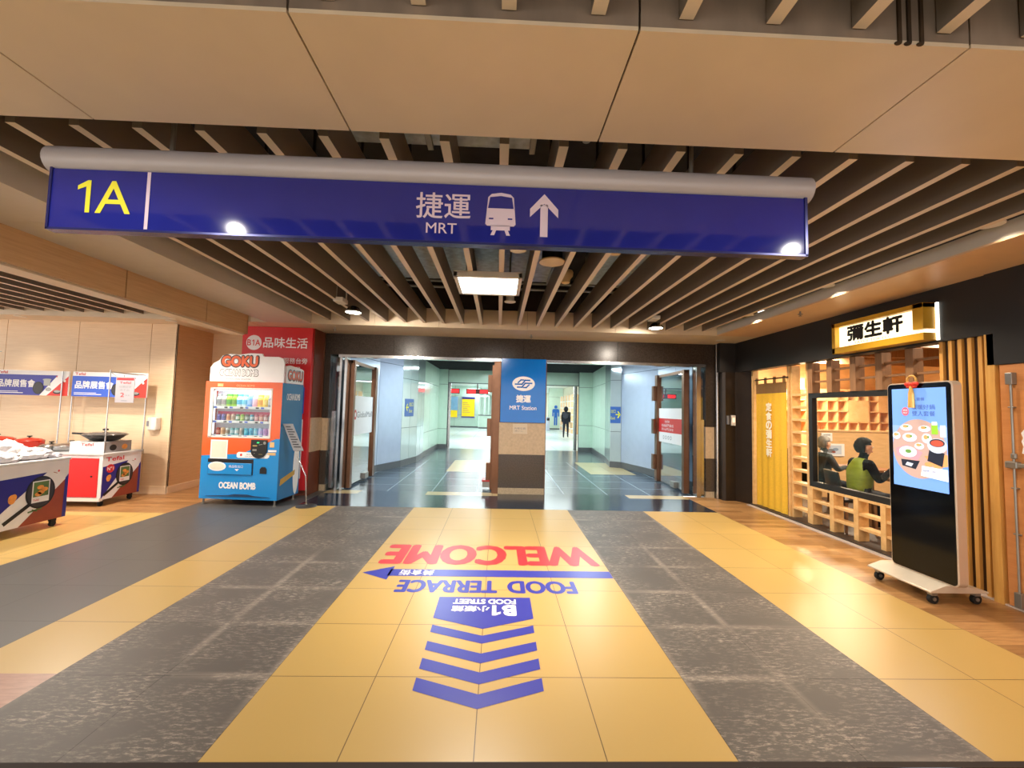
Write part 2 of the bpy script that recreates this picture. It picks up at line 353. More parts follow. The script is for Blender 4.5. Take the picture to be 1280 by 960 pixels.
# ================================================================== SETTING: floor
fm = [yellow_tile, grey_tile, slate_tile, navy_tile, pass_tile, pass_grey, beige_tile, white_tile, black_gloss, plank, plank_r, pink_wood, shop_floor, seam_dark]
F = MB()
def fl(x0, x1, y0, y1, m): F.add([(x0, y0, 0), (x1, y0, 0), (x1, y1, 0), (x0, y1, 0)], [(0, 1, 2, 3)], m)
fl(-12, 8, -6, 1.6, 6); fl(-12, 8, 1.6, 1.955, 8); fl(-12, 8, 1.955, 1.988, 13)  # unseen near floor, pale beige chosen to bounce light onto the beam
YB, YF = 1.988, 6.78
fl(-1.2, 1.2, YB, YF, 0); fl(1.2, 2.4, YB, YF, 1); fl(2.4, 3.6, YB, YF, 0); fl(3.6, 4.58, YB, 8.0, 10)
fl(-2.4, -1.2, YB, YF, 1); fl(-3.0, -2.4, 2.6, YF, 0); fl(-3.0, -2.4, YB, 2.6, 11)
fl(-4.52, -3.0, YB, 8.4, 2); fl(-6.0, -4.52, YB, 6.2, 0); fl(-12, -6.0, YB, 6.2, 9); fl(-12, -4.52, 6.2, 8.6, 9)
fl(-3.0, 3.6, YF, 7.75, 3)
xs = [-3.0, -2.39, -1.2, .1, 1.15, 2.49, 3.6]; ms = [6, 3, 6, 3, 3, 6]
for a, b, q in zip(xs[:-1], xs[1:], ms): fl(a, b, 7.75, 8.05, q)
fl(-3.6, 4.6, 8.05, 10.6, 4)
for a, b, q in ((-3.6, -1.17, 4), (-1.17, -.1, 6), (-.1, 2.4, 4), (2.4, 3.55, 6), (3.55, 4.6, 4)): fl(a, b, 10.6, 12.9, q)
fl(-3.6, 4.6, 12.9, 16.5, 5); fl(-9, 12, 16.5, 62, 7); fl(4.58, 11, 1.988, 8.0, 12); fl(4.6, 11, 8.0, 10.2, 12)
floor = struct(F.build('floor', fm, origin=(0, 0, 0)))

# ---- ceiling slab above the slats, with the raised edges of the bays
C_ = MB(); C_.box(-12, 11, -6, 8.6, 3.75, 3.85, 0)
struct(C_.build('ceiling', [ceil_dark], origin=(0, 0, 3.75)))
B_ = MB(); B_.box(-3.7, 4.6, 8.5, 16.6, 3.15, 3.25, 0)
for k in range(44): B_.box(-3.6, 4.4, 8.7+k*.18, 8.75+k*.18, 3.02, 3.12, 0)
struct(B_.build('ceiling', [ceil_dark], origin=(0, 0, 3.1)))
K_ = MB(); K_.box(-9, 12, 16.5, 62, 3.3, 3.4, 0)
struct(K_.build('ceiling', [white_paint], origin=(0, 0, 3.3)))
# beam across the hall, panels with open joints
seams = [-3.07, -1.876, -.677, .523, 1.706, 2.9, 4.09]
b = MB()
for a, c in zip([-12]+seams, seams+[8]):
    b.box(a+.004, c-.004, 1.385, 2.0, 2.885, 2.90, 0)
    b.box(a+.004, c-.004, 1.385, 1.40, 2.90, 3.4, 1)
    b.box(a+.004, c-.004, 1.985, 2.0, 2.90, 3.4, 0)
b.box(-12, 8, 1.41, 1.975, 2.91, 3.75, 2)
for x in (1.44, 1.475, 1.52):
    b.box(x, x+.012, 1.378, 1.386, 2.887, 3.3, 3); b.ell((x, 1.382, 2.886), (.014, .008, .006), 8, 4, 3)
struct(b.build('trim_1', [beige_metal, beam_face, seam_dark, stain], origin=(0, 1.7, 2.885)))
# far frame over the gate
b = MB()
for a, c in zip([-4.06, -2.0, -.95, .52, 2.0], [-2.0, -.95, .52, 2.0, 4.45]):
    b.box(a+.002, c-.002, 7.02, 7.95, 2.885, 2.90, 0); b.box(a+.002, c-.002, 7.02, 7.035, 2.90, 3.2, 0)
b.box(-4.06, 4.45, 7.04, 8.5, 2.905, 3.75, 1)
struct(b.build('trim_2', [beige_metal, seam_dark], origin=(0, 7.5, 2.885)))
# right soffit and its upstand
b = MB(); b.box(3.73, 4.6, 2.0, 7.02, 2.885, 2.90, 0); b.box(3.73, 3.745, 2.0, 7.02, 2.90, 3.02, 1)
b.box(3.76, 4.6, -5, 1.385, 2.885, 2.90, 0); b.box(3.76, 3.775, -5, 1.385, 2.90, 3.02, 1)
struct(b.build('trim_3', [soffit_tan, soffit_grey], origin=(4.1, 4.5, 2.885)))
# left soffit, two boards, and the tan downstand beam
b = MB()
for a, c in ((-5, 1.385), (2.0, 3.25), (3.25, 4.45), (4.45, 5.7), (5.7, 7.02)):
    b.box(-3.75, -3.03, a+.002, c-.002, 2.885, 2.90, 0)
b.box(-3.045, -3.03, 2.0, 7.02, 2.90, 3.1, 0)
struct(b.build('trim_4', [soffit_grey], origin=(-3.4, 4.5, 2.885)))
b = MB()
ys = [-5, .8, 2.0, 3.2, 4.4, 5.6, 6.52]
for a, c in zip(ys[:-1], ys[1:]): b.box(-3.77, -3.75, a+.006, c-.006, 2.6, 2.885, 0); b.box(-4.02, -4.0, a+.003, c-.003, 2.6, 3.0, 0)
b.box(-4.0, -3.77, -5, 6.515, 2.61, 3.0, 1); b.box(-4.0, -3.80, -5, 6.52, 2.585, 2.61, 2); b.box(-4.02, -3.75, 6.5, 6.52, 2.6, 2.885, 0)
struct(b.build('trim_5', [fascia_wood, seam_dark, beige_metal], origin=(-3.9, 3, 2.6)))
# left bay frame over the wall
b = MB(); b.box(-12, -4.02, 7.0, 8.4, 2.88, 2.895, 0); b.box(-12, -4.02, 7.0, 7.015, 2.895, 3.2, 0)
struct(b.build('trim_6', [beige_metal], origin=(-7, 7.3, 2.88)))

# ---- walls on the left
b = MB()
for a, c in zip([-12, -9.5, -8.3, -7.115, -5.91], [-9.5, -8.3, -7.115, -5.91, -5.47]):
    b.box(a+.004, c-.004, 7.45, 7.47, .12, 2.89, 0)
b.box(-12, -5.49, 7.472, 7.6, 0, 2.89, 1)
struct(b.build('wall_left_back', [pale_wood, seam_dark], origin=(-7, 7.5, 0)))
b = MB(); b.box(-5.49, -5.47, 7.45, 8.36, .12, 2.89, 0); b.box(-5.55, -5.488, 7.452, 8.4, 0, 2.89, 1)
b.box(-5.47, -5.462, 7.45, 7.458, .12, 2.89, 1)
struct(b.build('wall_left_return', [return_wood, seam_dark], origin=(-5.5, 8, 0)))
b = MB(); b.box(-5.47, -3.0, 8.36, 8.45, 0, 2.95, 0)
struct(b.build('wall_left_recess', [pale_wood], origin=(-4.5, 8.4, 0)))
b = MB(); b.box(-12, -5.465, 7.43, 7.45, 0, .12, 0); b.box(-5.475, -5.455, 7.43, 8.36, 0, .12, 0)
struct(b.build('baseboard_left', [pale_wood], origin=(-7, 7.44, 0)))
# red-brown pier carrying the red sign
b = MB(); b.box(-4.4, -3.16, 7.5, 8.36, 0, 2.9, 0)
b.box(-3.3, -3.145, 7.49, 7.92, .74, 1.33, 1); b.box(-3.165, -3.15, 7.9, 7.94, 0, 2.9, 2)
struct(b.build('wall_pier', [brown_panel, tan_stone, bronze], origin=(-3.6, 7.6, 0)))

# ---- granite gate wall
def banded(b, x0, x1, y0, y1, z1):
    b.box(x0, x1, y0, y1, 0, .114, 3); b.box(x0, x1, y0, y1, .114, .728, 1); b.box(x0-.004, x1+.004, y0-.004, y1, .728, 1.317, 2)
    if z1 > 1.32: b.box(x0, x1, y0, y1, 1.317, z1, 0)
b = MB(); banded(b, -3.16, -3.05, 7.94, 8.5, 2.5); banded(b, 3.99, 4.15, 7.94, 8.5, 2.5)
for a, c in ((-3.3, -1.9), (-1.9, .52), (.52, 2.3), (2.3, 4.3)): b.box(a+.002, c-.002, 7.94, 8.5, 2.5, 2.95, 0)
b.box(4.15, 4.6, 7.9, 8.5, 0, 2.95, 0)
struct(b.build('wall_gate', [granite, granite_lo, tan_stone, beige_stone], origin=(0, 8, 0)))
b = MB(); banded(b, .1, .95, 7.94, 8.55, 2.5)
struct(b.build('wall_gate_pillar', [granite, granite_lo, tan_stone, beige_stone], origin=(.5, 8.2, 0)))
b = MB()
for x0, x1 in ((-2.9, .1), (.95, 3.99)): b.box(x0, x1, 7.93, 8.08, 2.45, 2.5, 0)
for x in (-2.88, -2.79, 3.82, 3.86): b.box(x, x+.04, 7.95, 8.1, 0, 2.45, 0)
b.box(-.02, .1, 7.98, 8.2, 0, 2.45, 1); b.box(.95, .97, 7.98, 8.2, 0, 2.45, 1); b.cyl((4.17, 7.86, 0), (4.17, 7.86, 2.885), .03, n=14, m=0)
struct(b.build('trim_7', [chrome, bronze], origin=(0, 8, 0)))
for k, (x0, x1) in enumerate(((-3.05, -2.88), (3.9, 3.99))):
    b = MB(); b.box(x0, x1, 8.0, 8.015, 0, 2.45, 0)
    o = struct(b.build('window_%d' % (k+1), [door_glass])); q = MB(); x = (x0+x1)/2
    q.box(x-.03, x+.03, 7.975, 8.0, .05, 1.45, 0); q.box(x-.045, x+.045, 7.97, 8.0, 1.0, 1.06, 0)
    q.build('push_plate', [chrome], o)

# glass door leaves, folded back into the passage (centre of the leaf runs along Y)
def leaf(name, x, y0, y1, side, right):
    d = MB(); d.box(x-.055, x+.055, y0, y0+.1, .02, 2.42, 0); d.box(x-.055, x+.055, y1-.14, y1, .02, 2.42, 0); d.box(x-.02, x+.02, y0, y1, 2.36, 2.42, 0)
    t = struct(d.build(name, [bronze]))
    g = MB(); g.box(x-.006, x+.006, y0+.09, y1-.1, .05, 2.36, 0); g.build('glass_pane', [door_glass], t)
    f = Flat((x+side*.008, y1 if side < 0 else y0, 0), (0, -side*-1 if side > 0 else -1, 0), (0, 0, 1))
    L = y1-y0
    if not right:
        f.rect(.09, .98, L-.1, 1.75, 0, 1)
        f.disc(.28, 1.38, .07, .1, 1, 2); f.disc(.28, 1.38, .035, .05, 0, 3); f.text('GlobalMall', .37, 1.32, L-.2, 1.44, 2, 2)
    else:
        f.rect(.1, .92, L-.09, 1.66, 0, 1); f.rect(.1, 1.14, L-.09, 1.44, 1, 2)
        f.text('安全門請勿', .5, 1.35, .75, 1.4, 0, 3); f.text('請由此門進出', .3, 1.26, .95, 1.32, 0, 3); f.text('請小心門口安全', .3, 1.18, .95, 1.235, 0, 3)
        for q in range(4): f.disc(.42+q*.13, 1.03, .04, .04, 2, 2); f.disc(.42+q*.13, 1.03, .028, .028, 0, 3)
    f.build('notice_film', [pure_white, red_print, grey_print], t)
    k = MB(); yy = (y0+.15, y0+.36) if right else (y1-.34, y1-.12)
    k.box(x-.06, x+.06, yy[0]+.3 if right else yy[0]-.3, yy[1]+.3 if right else yy[1]-.3, .04, .16, 0); k.build('foot_lock', [steel_grey], t, bevel=.006)
    if right:
        for z in (.45, 1.25, 2.0):
            h = MB(); h.box(x-.12, x-.02, y1-.1, y1+.03, z-.17, z+.17, 0); h.build('hinge_block', [bronze], t, bevel=.006)
    return t
leaf('door_1', -2.72, 8.14, 9.7, 1, False)
leaf('door_2', 3.74, 8.2, 9.75, -1, True)
d = MB(); d.box(-.06, -.02, 8.2, 9.5, .03, 2.4, 0); o = struct(d.build('door_3', [bronze]))
for z in (.35, 1.2, 2.05):
    h = MB(); h.box(-.14, -.06, 8.3, 8.45, z-.17, z+.17, 0); h.build('hinge_block', [bronze], o, bevel=.006)
h = MB(); h.box(-.2, -.06, 8.3, 8.6, .05, .16, 0); h.box(-.21, -.05, 8.28, 8.62, .16, .19, 1); h.build('foot_lock', [steel_grey, red_print], o)

# ---- passage walls: panels along a poly-line, with joints
def panel_wall(name, pts, z0, z1, m, joints=(), plinth_h=.14, th=.06, gap=.006, split=1.2):
    b = MB()
    for (x0, y0), (x1, y1) in zip(pts[:-1], pts[1:]):
        a, c = Vector((x0, y0, 0)), Vector((x1, y1, 0)); d = (c-a); L = d.length; d.normalize(); nrm = Vector((d.y, -d.x, 0))
        n = max(1, round(L/split))
        for i in range(n):
            p = a+d*(L*i/n+gap); q = a+d*(L*(i+1)/n-gap)
            zz = [plinth_h]+list(joints)+[z1]
            for za, zb in zip(zz[:-1], zz[1:]):
                b.prism([(0, za+gap), ((q-p).length, za+gap), ((q-p).length, zb-gap), (0, zb-gap)], p, d, (0, 0, 1), -nrm*th, 0)
        b.prism([(0, z0), (L, z0), (L, z1), (0, z1)], a-nrm*.015, d, (0, 0, 1), -nrm*(th+.06), 1)
        b.prism([(0, 0), (L, 0), (L, plinth_h), (0, plinth_h)], a+nrm*.01, d, (0, 0, 1), -nrm*.05, 2)
    return struct(b.build(name, [m, silver_dark, plinth], origin=(pts[0][0], pts[0][1], 0)))
panel_wall('wall_passage_left', [(-3.1, 8.5), (-2.78, 10.27), (-2.43, 11.2)], 0, 3.1, silver_panel, (2.62,), .16)
panel_wall('wall_passage_left_glossy', [(-2.43, 11.2), (-2.22, 12.2), (-2.22, 13.3)], 0, 3.1, mat('glossy_silver_panel', (206, 220, 222), .08, .3, noise=.02), (1.0, 2.3), .16, split=.5)
panel_wall('wall_passage_left_mint', [(-2.25, 13.3), (-2.2, 16.7)], 0, 3.1, mint, (.75, 2.35), .16)
panel_wall('wall_passage_left_end', [(-2.25, 16.4), (-1.87, 16.4)], 0, 3.1, mint, (.75, 2.45), .16)
panel_wall('wall_passage_right', [(3.52, 11.86), (3.96, 10.3), (4.1, 8.5)], 0, 3.1, silver_panel, (2.62,), .16)
panel_wall('wall_passage_right_glossy', [(3.42, 13.28), (3.25, 12.0), (3.52, 11.86)], 0, 3.1, MATS['glossy_silver_panel'], (1.0, 2.45), .16, split=.5)
panel_wall('wall_passage_right_mint', [(3.68, 16.4), (3.43, 13.28)], 0, 3.1, mint, (1.0, 2.45), .16)
panel_wall('wall_passage_right_end', [(3.15, 16.2), (3.7, 16.2)], 0, 3.1, mint, (1.0, 2.45), .16)
b = MB(); b.box(-2.3, 3.7, 16.5, 16.9, 2.52, 3.3, 0); b.box(-2.3, 3.7, 16.49, 16.5, 2.5, 2.53, 1)
struct(b.build('wall_passage_header', [mint, silver_dark], origin=(.6, 16.6, 2.5)))
b = MB(); b.box(-1.9, -1.78, 16.6, 16.75, 0, 2.5, 0); b.box(3.03, 3.15, 16.6, 16.75, 0, 2.5, 0); struct(b.build('trim_8', [chrome], origin=(.6, 16.7, 0)))
# concourse
panel_wall('wall_concourse_posters', [(-9, 34), (-1.5, 34)], 0, 3.3, mint, (1.0,), .1, split=1.8)
panel_wall('wall_concourse_left', [(-1.5, 34), (-1.0, 60)], 0, 3.3, mint, (1.0,), .1, split=2)
panel_wall('wall_concourse_restroom', [(4.1, 34), (5.25, 34)], 0, 3.3, mint, (2.6,), .1, split=1.3)
b = MB(); b.box(-9, 12, 60, 60.2, 0, 3.3, 0); struct(b.build('wall_concourse_end', [white_paint], origin=(0, 60, 0)))
b = MB(); b.box(5.3, 5.5, 17, 60, 0, 3.3, 0); struct(b.build('wall_concourse_right', [mat('cream_wall', (236, 226, 204), .5)], origin=(5.4, 30, 0)))
b = MB(); b.box(-9.2, -9, 17, 34, 0, 3.3, 0); struct(b.build('wall_concourse_far_left', [mint], origin=(-9.1, 25, 0)))

# ---- restaurant shell
b = MB(); b.box(4.45, 4.6, 3.66, 7.75, 2.34, 2.9, 0); b.box(4.43, 4.6, -5, 3.655, 2.06, 2.9, 0); b.box(4.15, 4.6, 7.73, 7.9, 2.34, 2.9, 0)
struct(b.build('wall_right_fascia', [black_metal], origin=(4.5, 5, 2.34)))
b = MB(); b.prism([(4.2, 7.74), (4.24, 7.70), (4.42, 7.70), (4.6, 7.36), (4.66, 7.40), (4.66, 7.88), (4.2, 7.88)], (0, 0, 0), (1, 0, 0), (0, 1, 0), (0, 0, 2.34), 0)
b.box(4.26, 4.41, 7.694, 7.698, 1.05, 1.06, 1)
struct(b.build('wall_right_pier', [dark_bronze, black_print], origin=(4.4, 7.7, 0)))
b = MB(); b.box(4.7, 10.2, 10.1, 10.2, 0, 2.9, 0); struct(b.build('wall_shop_back', [shop_wall], origin=(7, 10, 0)))
b = MB(); b.box(10.1, 10.2, 2, 10.2, 0, 2.9, 0); struct(b.build('wall_shop_right', [shop_wall], origin=(10, 6, 0)))
b = MB(); b.box(4.7, 10.2, 2.0, 2.1, 0, 2.9, 0); struct(b.build('wall_shop_front', [shop_wall], origin=(7, 2, 0)))
b = MB(); b.box(4.6, 10.2, 2, 10.2, 2.9, 3.0, 0)
for y in (4.2, 5.4, 6.6, 7.8, 9.0): b.box(4.7, 10.1, y, y+.06, 2.72, 2.9, 1)
struct(b.build('ceiling', [shop_wall, brown_post], origin=(7, 6, 2.9)))
b = MB(); b.box(4.44, 4.5, 3.42, 7.4, 0, .012, 0); b.box(4.5, 4.72, 3.5, 7.4, 0, .03, 1)
struct(b.build('baseboard_right', [mat('white_metal_strip', (222, 212, 205), .35, .3), shop_floor], origin=(4.55, 5, 0)))
b = MB(); b.box(4.465, 4.52, -5, 3.59, 0, 2.06, 0)
struct(b.build('wall_right', [orange_door], origin=(4.4, 0, 0)))

# ================================================================== THINGS: ceiling slats
def slat_run(xs, y0, y1, z0, h, wd, group, lab, bay):
    b = MB(); b.box(-wd/2, wd/2, 0, y1-y0, 0, h); b.m[0] = 1; proto = None  # bottom face paler than the sides and ends
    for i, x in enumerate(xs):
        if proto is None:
            o = b.build('ceiling_slat', [slat_metal, slat_bottom], origin=(0, 0, 0)); proto = o
        else:
            o = proto.copy(); COL.objects.link(o)
        o.location = (x, y0, z0)
        tag(o, lab % ORD[i], 'ceiling slat', group)
        hang(x, y0, y1, z0+h)
HANG = MB()
def hang(x, y0, y1, z):
    for y in (y0+.6, y1-.5): HANG.box(x-.008, x+.008, y-.008, y+.008, z, 3.75)
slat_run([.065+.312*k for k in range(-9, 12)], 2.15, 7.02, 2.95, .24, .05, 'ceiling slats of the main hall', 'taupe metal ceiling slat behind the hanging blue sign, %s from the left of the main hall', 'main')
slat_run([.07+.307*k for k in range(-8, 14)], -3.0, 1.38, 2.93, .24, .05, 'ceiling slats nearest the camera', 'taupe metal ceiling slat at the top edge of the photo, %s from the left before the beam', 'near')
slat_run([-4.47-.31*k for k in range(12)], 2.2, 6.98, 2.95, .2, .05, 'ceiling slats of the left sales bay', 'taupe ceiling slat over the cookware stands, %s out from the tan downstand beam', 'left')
for x0 in (-3.75,):
    HANG.box(x0-.1, x0-.05, 2, 6.9, 3.0, 3.75)
struct(HANG.build('trim_9', [seam_dark], origin=(0, 4, 3.2)))

# ducts and services above the slats
def duct(label, x0, x1, y0, y1, z0, z1):
    t = thing('air_duct', label, 'air duct', ((x0+x1)/2, (y0+y1)/2, z0))
    b = MB(); b.box(x0, x1, y0, y1, z0, z1); b.build('duct_body', [duct_metal], t, bevel=.01)
    b = MB()
    n = max(2, int((x1-x0)/.55))
    for i in range(n+1):
        x = x0+(x1-x0)*i/n; MB().box(x-.02, x+.02, y0-.02, y1+.02, z0-.02, z1+.02).build('flange', [steel_grey], t, bevel=.004)
    for x in (x0+.1, x1-.1): MB().box(x-.01, x+.01, (y0+y1)/2-.01, (y0+y1)/2+.01, z1, 3.75).build('hanger_rod', [steel_grey], t)
duct('wide galvanised sheet metal duct above the slats behind the blue sign', -1.9, .7, 4.5, 5.7, 3.3, 3.7)
duct('second galvanised duct above the slats, right of the round black lamp', 1.25, 2.5, 4.4, 5.8, 3.32, 3.7)
duct('thin bright duct seen between the beam and the sign tube', -1.1, .25, 2.55, 2.75, 3.3, 3.42)
for i, (y, lab) in enumerate(((5.85, 'thin grey conduit crossing behind the duct above the light panel'), (6.15, 'second grey conduit crossing above the slats near the gate'))):
    b = MB(); b.tube([(-2.6, y, 3.32), (3.2, y, 3.32)], .018)
    for x in (-2, 0, 2): b.box(x-.006, x+.006, y-.006, y+.006, 3.32, 3.75)
    tag(b.build('conduit_pipe', [steel_grey]), lab, 'pipe')

# ---- lit panel
t = thing('ceiling_light_panel', 'bright square white light panel under the slats', 'ceiling light', (-.07, 4.6, 2.9))
b = MB()
for a in ((-.42, -.38, 4.25, 4.95), (.24, .28, 4.25, 4.95), (-.42, .28, 4.25, 4.29), (-.42, .28, 4.91, 4.95)): b.box(*a, 2.895, 2.945)
b.box(-.42, .28, 4.25, 4.95, 2.945, 2.955); b.build('frame', [off_white], t, bevel=.004)
b = MB(); b.box(-.38, .24, 4.29, 4.91, 2.905, 2.915); b.build('diffuser', [mat('lit_diffuser', (255, 250, 238), .5, emit=6, noise=0)], t)
for x in (-.3, .16):
    for y in (4.4, 4.8): MB().box(x-.006, x+.006, y-.006, y+.006, 2.95, 3.75 if y < 4.5 else 3.3).build('hanger_rod', [steel_grey], t)
lamp_obj('panel_light', 'AREA', (-.07, 4.6, 2.89), 95, WHITE, .6, .6, parent=t)

# ---- round downlights
LITW = mat('lit_warm_lens', (255, 226, 176), .4, emit=14, noise=0)
LITC = mat('lit_white_lens', (250, 255, 240), .4, emit=14, noise=0)
def downlight(label, x, y, z, power, col, lens, angle=110, aim=None, r=.055, group=None, blend=.8, soft=.05):
    t = thing('downlight', label, 'ceiling light', (x, y, z), group)
    b = MB(); b.lathe([(r+.02, -.008), (r+.022, 0), (r+.01, .006), (r, .006), (r, .1)], (x, y, z)); b.build('trim_ring', [off_white], t, smooth=40)
    b = MB(); b.lathe([(r*.92, -.006), (r*.92, -.001)], (x, y, z)); b.build('lens', [lens], t)
    lamp_obj('downlight_lamp', 'SPOT', (x, y, z-.03), power, col, soft, parent=t, aim=aim or (x, y, 0), angle=angle, blend=blend)
    return t
DL = [('small bright downlight between slats at the upper right', 3.6, 2.9, 2.99, 45, WARM, LITW, 3.5),
      ('small downlight in the slot above the restaurant sign', 3.6, 4.45, 2.99, 150, WARM, LITW, 3.5),
      ('small downlight in the slot before the restaurant curtain', 3.6, 5.9, 2.99, 250, WARM, LITW, 3.5)]
for lab, x, y, z, pw, c, ln, ax in DL: downlight(lab, x, y, z, pw, c, ln, aim=(x+.25, y, 0), angle=130)
downlight('downlight in the tan soffit corner by the metal pipe', 4.02, 7.45, 2.885, 45, WARM, LITW)
downlight('downlight in the frame above the left promotion banner', -7.75, 7.12, 2.88, 60, WARM, LITW, angle=120, aim=(-7.75, 6.0, 0))
downlight('downlight in the frame beside the tan wall corner', -5.35, 7.12, 2.88, 60, WARM, LITW, angle=120, aim=(-5.35, 6.0, 0))
downlight('greenish white downlight just below the blue sign edge', .21, 3.75, 3.0, 230, (1, .80, .50), LITC, angle=62, aim=(.18, 3.75, 0), blend=.9)
downlight('small white downlight behind the bright light panel', .19, 5.62, 3.0, 60, (1, .85, .6), LITC, angle=100)
downlight('small downlight hidden behind the right end of the blue sign', 1.68, 2.66, 2.945, 190, WARM, LITC, angle=160, soft=.03, r=.03)

def track_head(label, x, y, z, heads):
    t = thing('track_spotlight', label, 'spotlight', (x, y, z))
    b = MB(); b.box(x-.11, x+.02, y-.18, y+.02, z+.02, z+.08); b.build('ballast_box', [off_white], t, bevel=.01)
    for sx, sy in ((x-.08, y-.15), (x, y)): MB().cyl((sx, sy, z+.08), (sx, sy, 3.75), .01).build('stem', [off_white], t)
    b = MB(); b.lathe([(.11, -.06), (.115, -.05), (.07, .01), (.03, .03)], (x+.06, y+.12, z), 20); b.build('reflector', [chrome], t, smooth=50)
    b = MB(); b.lathe([(.10, -.062), (.10, -.058)], (x+.06, y+.12, z), 20); b.build('lens', [LITC], t)
    lamp_obj('track_lamp', 'SPOT', (x+.06, y+.12, z-.08), 150, SOFT, .06, parent=t, aim=heads, angle=125, blend=.8)
track_head('white track spotlight with round reflector hung between the left slats', -2.02, 5.75, 2.90, (-1.2, 7.94, 1.5))
track_head('round reflector spotlight between the right slats near the gate', 2.42, 6.35, 2.93, (2.0, 7.94, 1.5))
# the lamps of the sales bay, out of the slats
for i, (x, y, lab) in enumerate(((-6.3, 4.6, 'square lamp glowing between the slats of the left sales bay'), (-5.2, 5.6, 'small lamp glowing between slats by the downstand beam'))):
    t = thing('recessed_lamp', lab, 'ceiling light', (x, y, 2.99))
    b = MB(); b.box(x-.1, x+.1, y-.16, y+.16, 2.99, 3.08); b.build('lamp_housing', [off_white], t, bevel=.005)
    b = MB(); b.box(x-.08, x+.08, y-.14, y+.14, 2.984, 2.99); b.build('lens', [LITC], t)
    b = MB(); b.box(x-.01, x+.01, y-.01, y+.01, 3.08, 3.75); b.build('stem', [steel_grey], t)
    lamp_obj('bay_lamp', 'SPOT', (x, y, 2.95), 430, SOFT, .1, parent=t, aim=(x, y, 0), angle=150, blend=.5)

def horn(label, x, y, z):
    t = thing('ceiling_speaker', label, 'speaker', (x, y, z))
    b = MB(); b.lathe([(.03, 0), (.05, .01), (.055, .05), (.085, .09), (.09, .13), (.08, .15)], (x, y, z), 24); b.build('bell', [mat('cream_plastic', (220, 196, 150), .45)], t, smooth=50)
    b = MB(); b.cyl((x, y, z+.15), (x, y, 3.75), .01); b.build('stem', [steel_grey], t)
horn('cream bell detector just under the sign, upper of the two', 1.12, 3.85, 3.02)
horn('cream bell detector behind the round black lamp, lower of the two', .82, 4.9, 3.05)
t = thing('pendant_can_lamp', 'black round can lamp with cream rim among the slats', 'ceiling light', (.55, 4.0, 2.98))
b = MB(); b.lathe([(.10, .01), (.10, .11), (.03, .13)], (.55, 4.0, 2.98), 24); b.build('can', [black_plastic], t, smooth=50)
b = MB(); b.lathe([(.10, 0), (.125, 0), (.125, .012), (.10, .012)], (.55, 4.0, 2.98), 24); b.build('rim', [MATS['cream_plastic']], t, smooth=50)
b = MB(); b.cyl((.55, 4.0, 3.11), (.55, 4.0, 3.75), .012); b.build('stem', [black_plastic], t)
for lab, x, y, z in (('small sprinkler head hanging from the frame above the gate centre', .62, 7.45, 2.82), ('small sprinkler head hanging at the left end of the gate frame', -2.75, 7.3, 2.82), ('small sprinkler head under the soffit left of the restaurant sign', 3.85, 5.2, 2.825), ('brass sprinkler head in the gap above the grey sign tube', .48, 2.07, 2.93)):
    b = MB(); b.lathe([(.012, .02), (.03, .022), (.03, .026), (.01, .03), (.01, .066)], (x, y, z), 12); b.lathe([(.02, 0), (.02, .004)], (x, y, z), 12); b.cyl((x, y, z), (x, y, z+.02), .005); b.cyl((x, y, z+.06), (x, y, z+.075 if z < 2.9 else 3.75), .012)
    tag(b.build('sprinkler_head', [steel_grey], smooth=40), lab, 'sprinkler')

# ================================================================== hanging sign
SY = 2.2
t = thing('hanging_direction_sign', 'long blue hanging sign with 1A, bus symbol and white arrow', 'sign', (-.28, SY, 2.43))
b = MB(); b.box(-2.26, 1.71, SY, SY+.045, 2.435, 2.75); b.build('sign_panel', [blue_sign], t, bevel=.006)
b = MB(); b.box(-2.262, -2.25, SY-.006, SY+.05, 2.428, 2.752); b.box(1.70, 1.714, SY-.006, SY+.05, 2.428, 2.752); b.box(-2.262, 1.714, SY-.006, SY+.05, 2.426, 2.437)
b.build('edge_frame', [mat('dark_blue_edge', (44, 48, 112), .25, .3)], t)
b = MB(); R = .072
b.prism([(R*math.cos(a), R*math.sin(a)) for a in [2*PI*i/24 for i in range(24)]], (-2.3, SY+.05, 2.812), (0, 1, 0), (0, 0, 1), (4.05, 0, 0)); b.build('top_tube', [tube_grey], t, smooth=40)
for x in (-1.7, 1.1): MB().cyl((x, SY+.05, 2.87), (x, SY+.05, 3.75), .012).build('hanger_rod', [steel_grey], t)
f = Flat((-2.26, SY, 2.435), (1, 0, 0), (0, 0, 1))
f.poly([(.184, .085), (.207, .085), (.207, .255), (.191, .255), (.142, .226), (.142, .204), (.184, .222)], 0, 2); f.text('A', .235, .085, .41, .255, 0, 2, .004); f.build('exit_number', [sign_yellow], t)
f = Flat((-2.26, SY, 2.435), (1, 0, 0), (0, 0, 1)); f.rect(.485, .008, .503, .31, 0, 2); f.build('divider_line', [sign_lilac], t)
f = Flat((-2.26, SY, 2.435), (1, 0, 0), (0, 0, 1))
f.text('捷運', 1.87, .125, 2.155, .262, 1, 2, .012); f.text('MRT', 1.925, .045, 2.085, .1, 1, 2, .004)
f.build('lettering', [sign_yellow, sign_lilac, blue_sign], t); f = Flat((-2.26, SY, 2.435), (1, 0, 0), (0, 0, 1))
X = 2.235                                      # bus symbol
f.poly([(X, .105), (X+.012, .25), (X+.03, .268), (X+.08, .276), (X+.13, .268), (X+.148, .25), (X+.16, .105), (X+.15, .095), (X+.01, .095)], 1, 2)
f.poly([(X+.012, .19), (X+.022, .25), (X+.08, .258), (X+.138, .25), (X+.148, .19)], 2, 3)
f.rect(X+.018, .13, X+.042, .138, 2, 3); f.rect(X+.118, .13, X+.142, .138, 2, 3); f.rect(X+.03, .072, X+.13, .098, 1, 2)
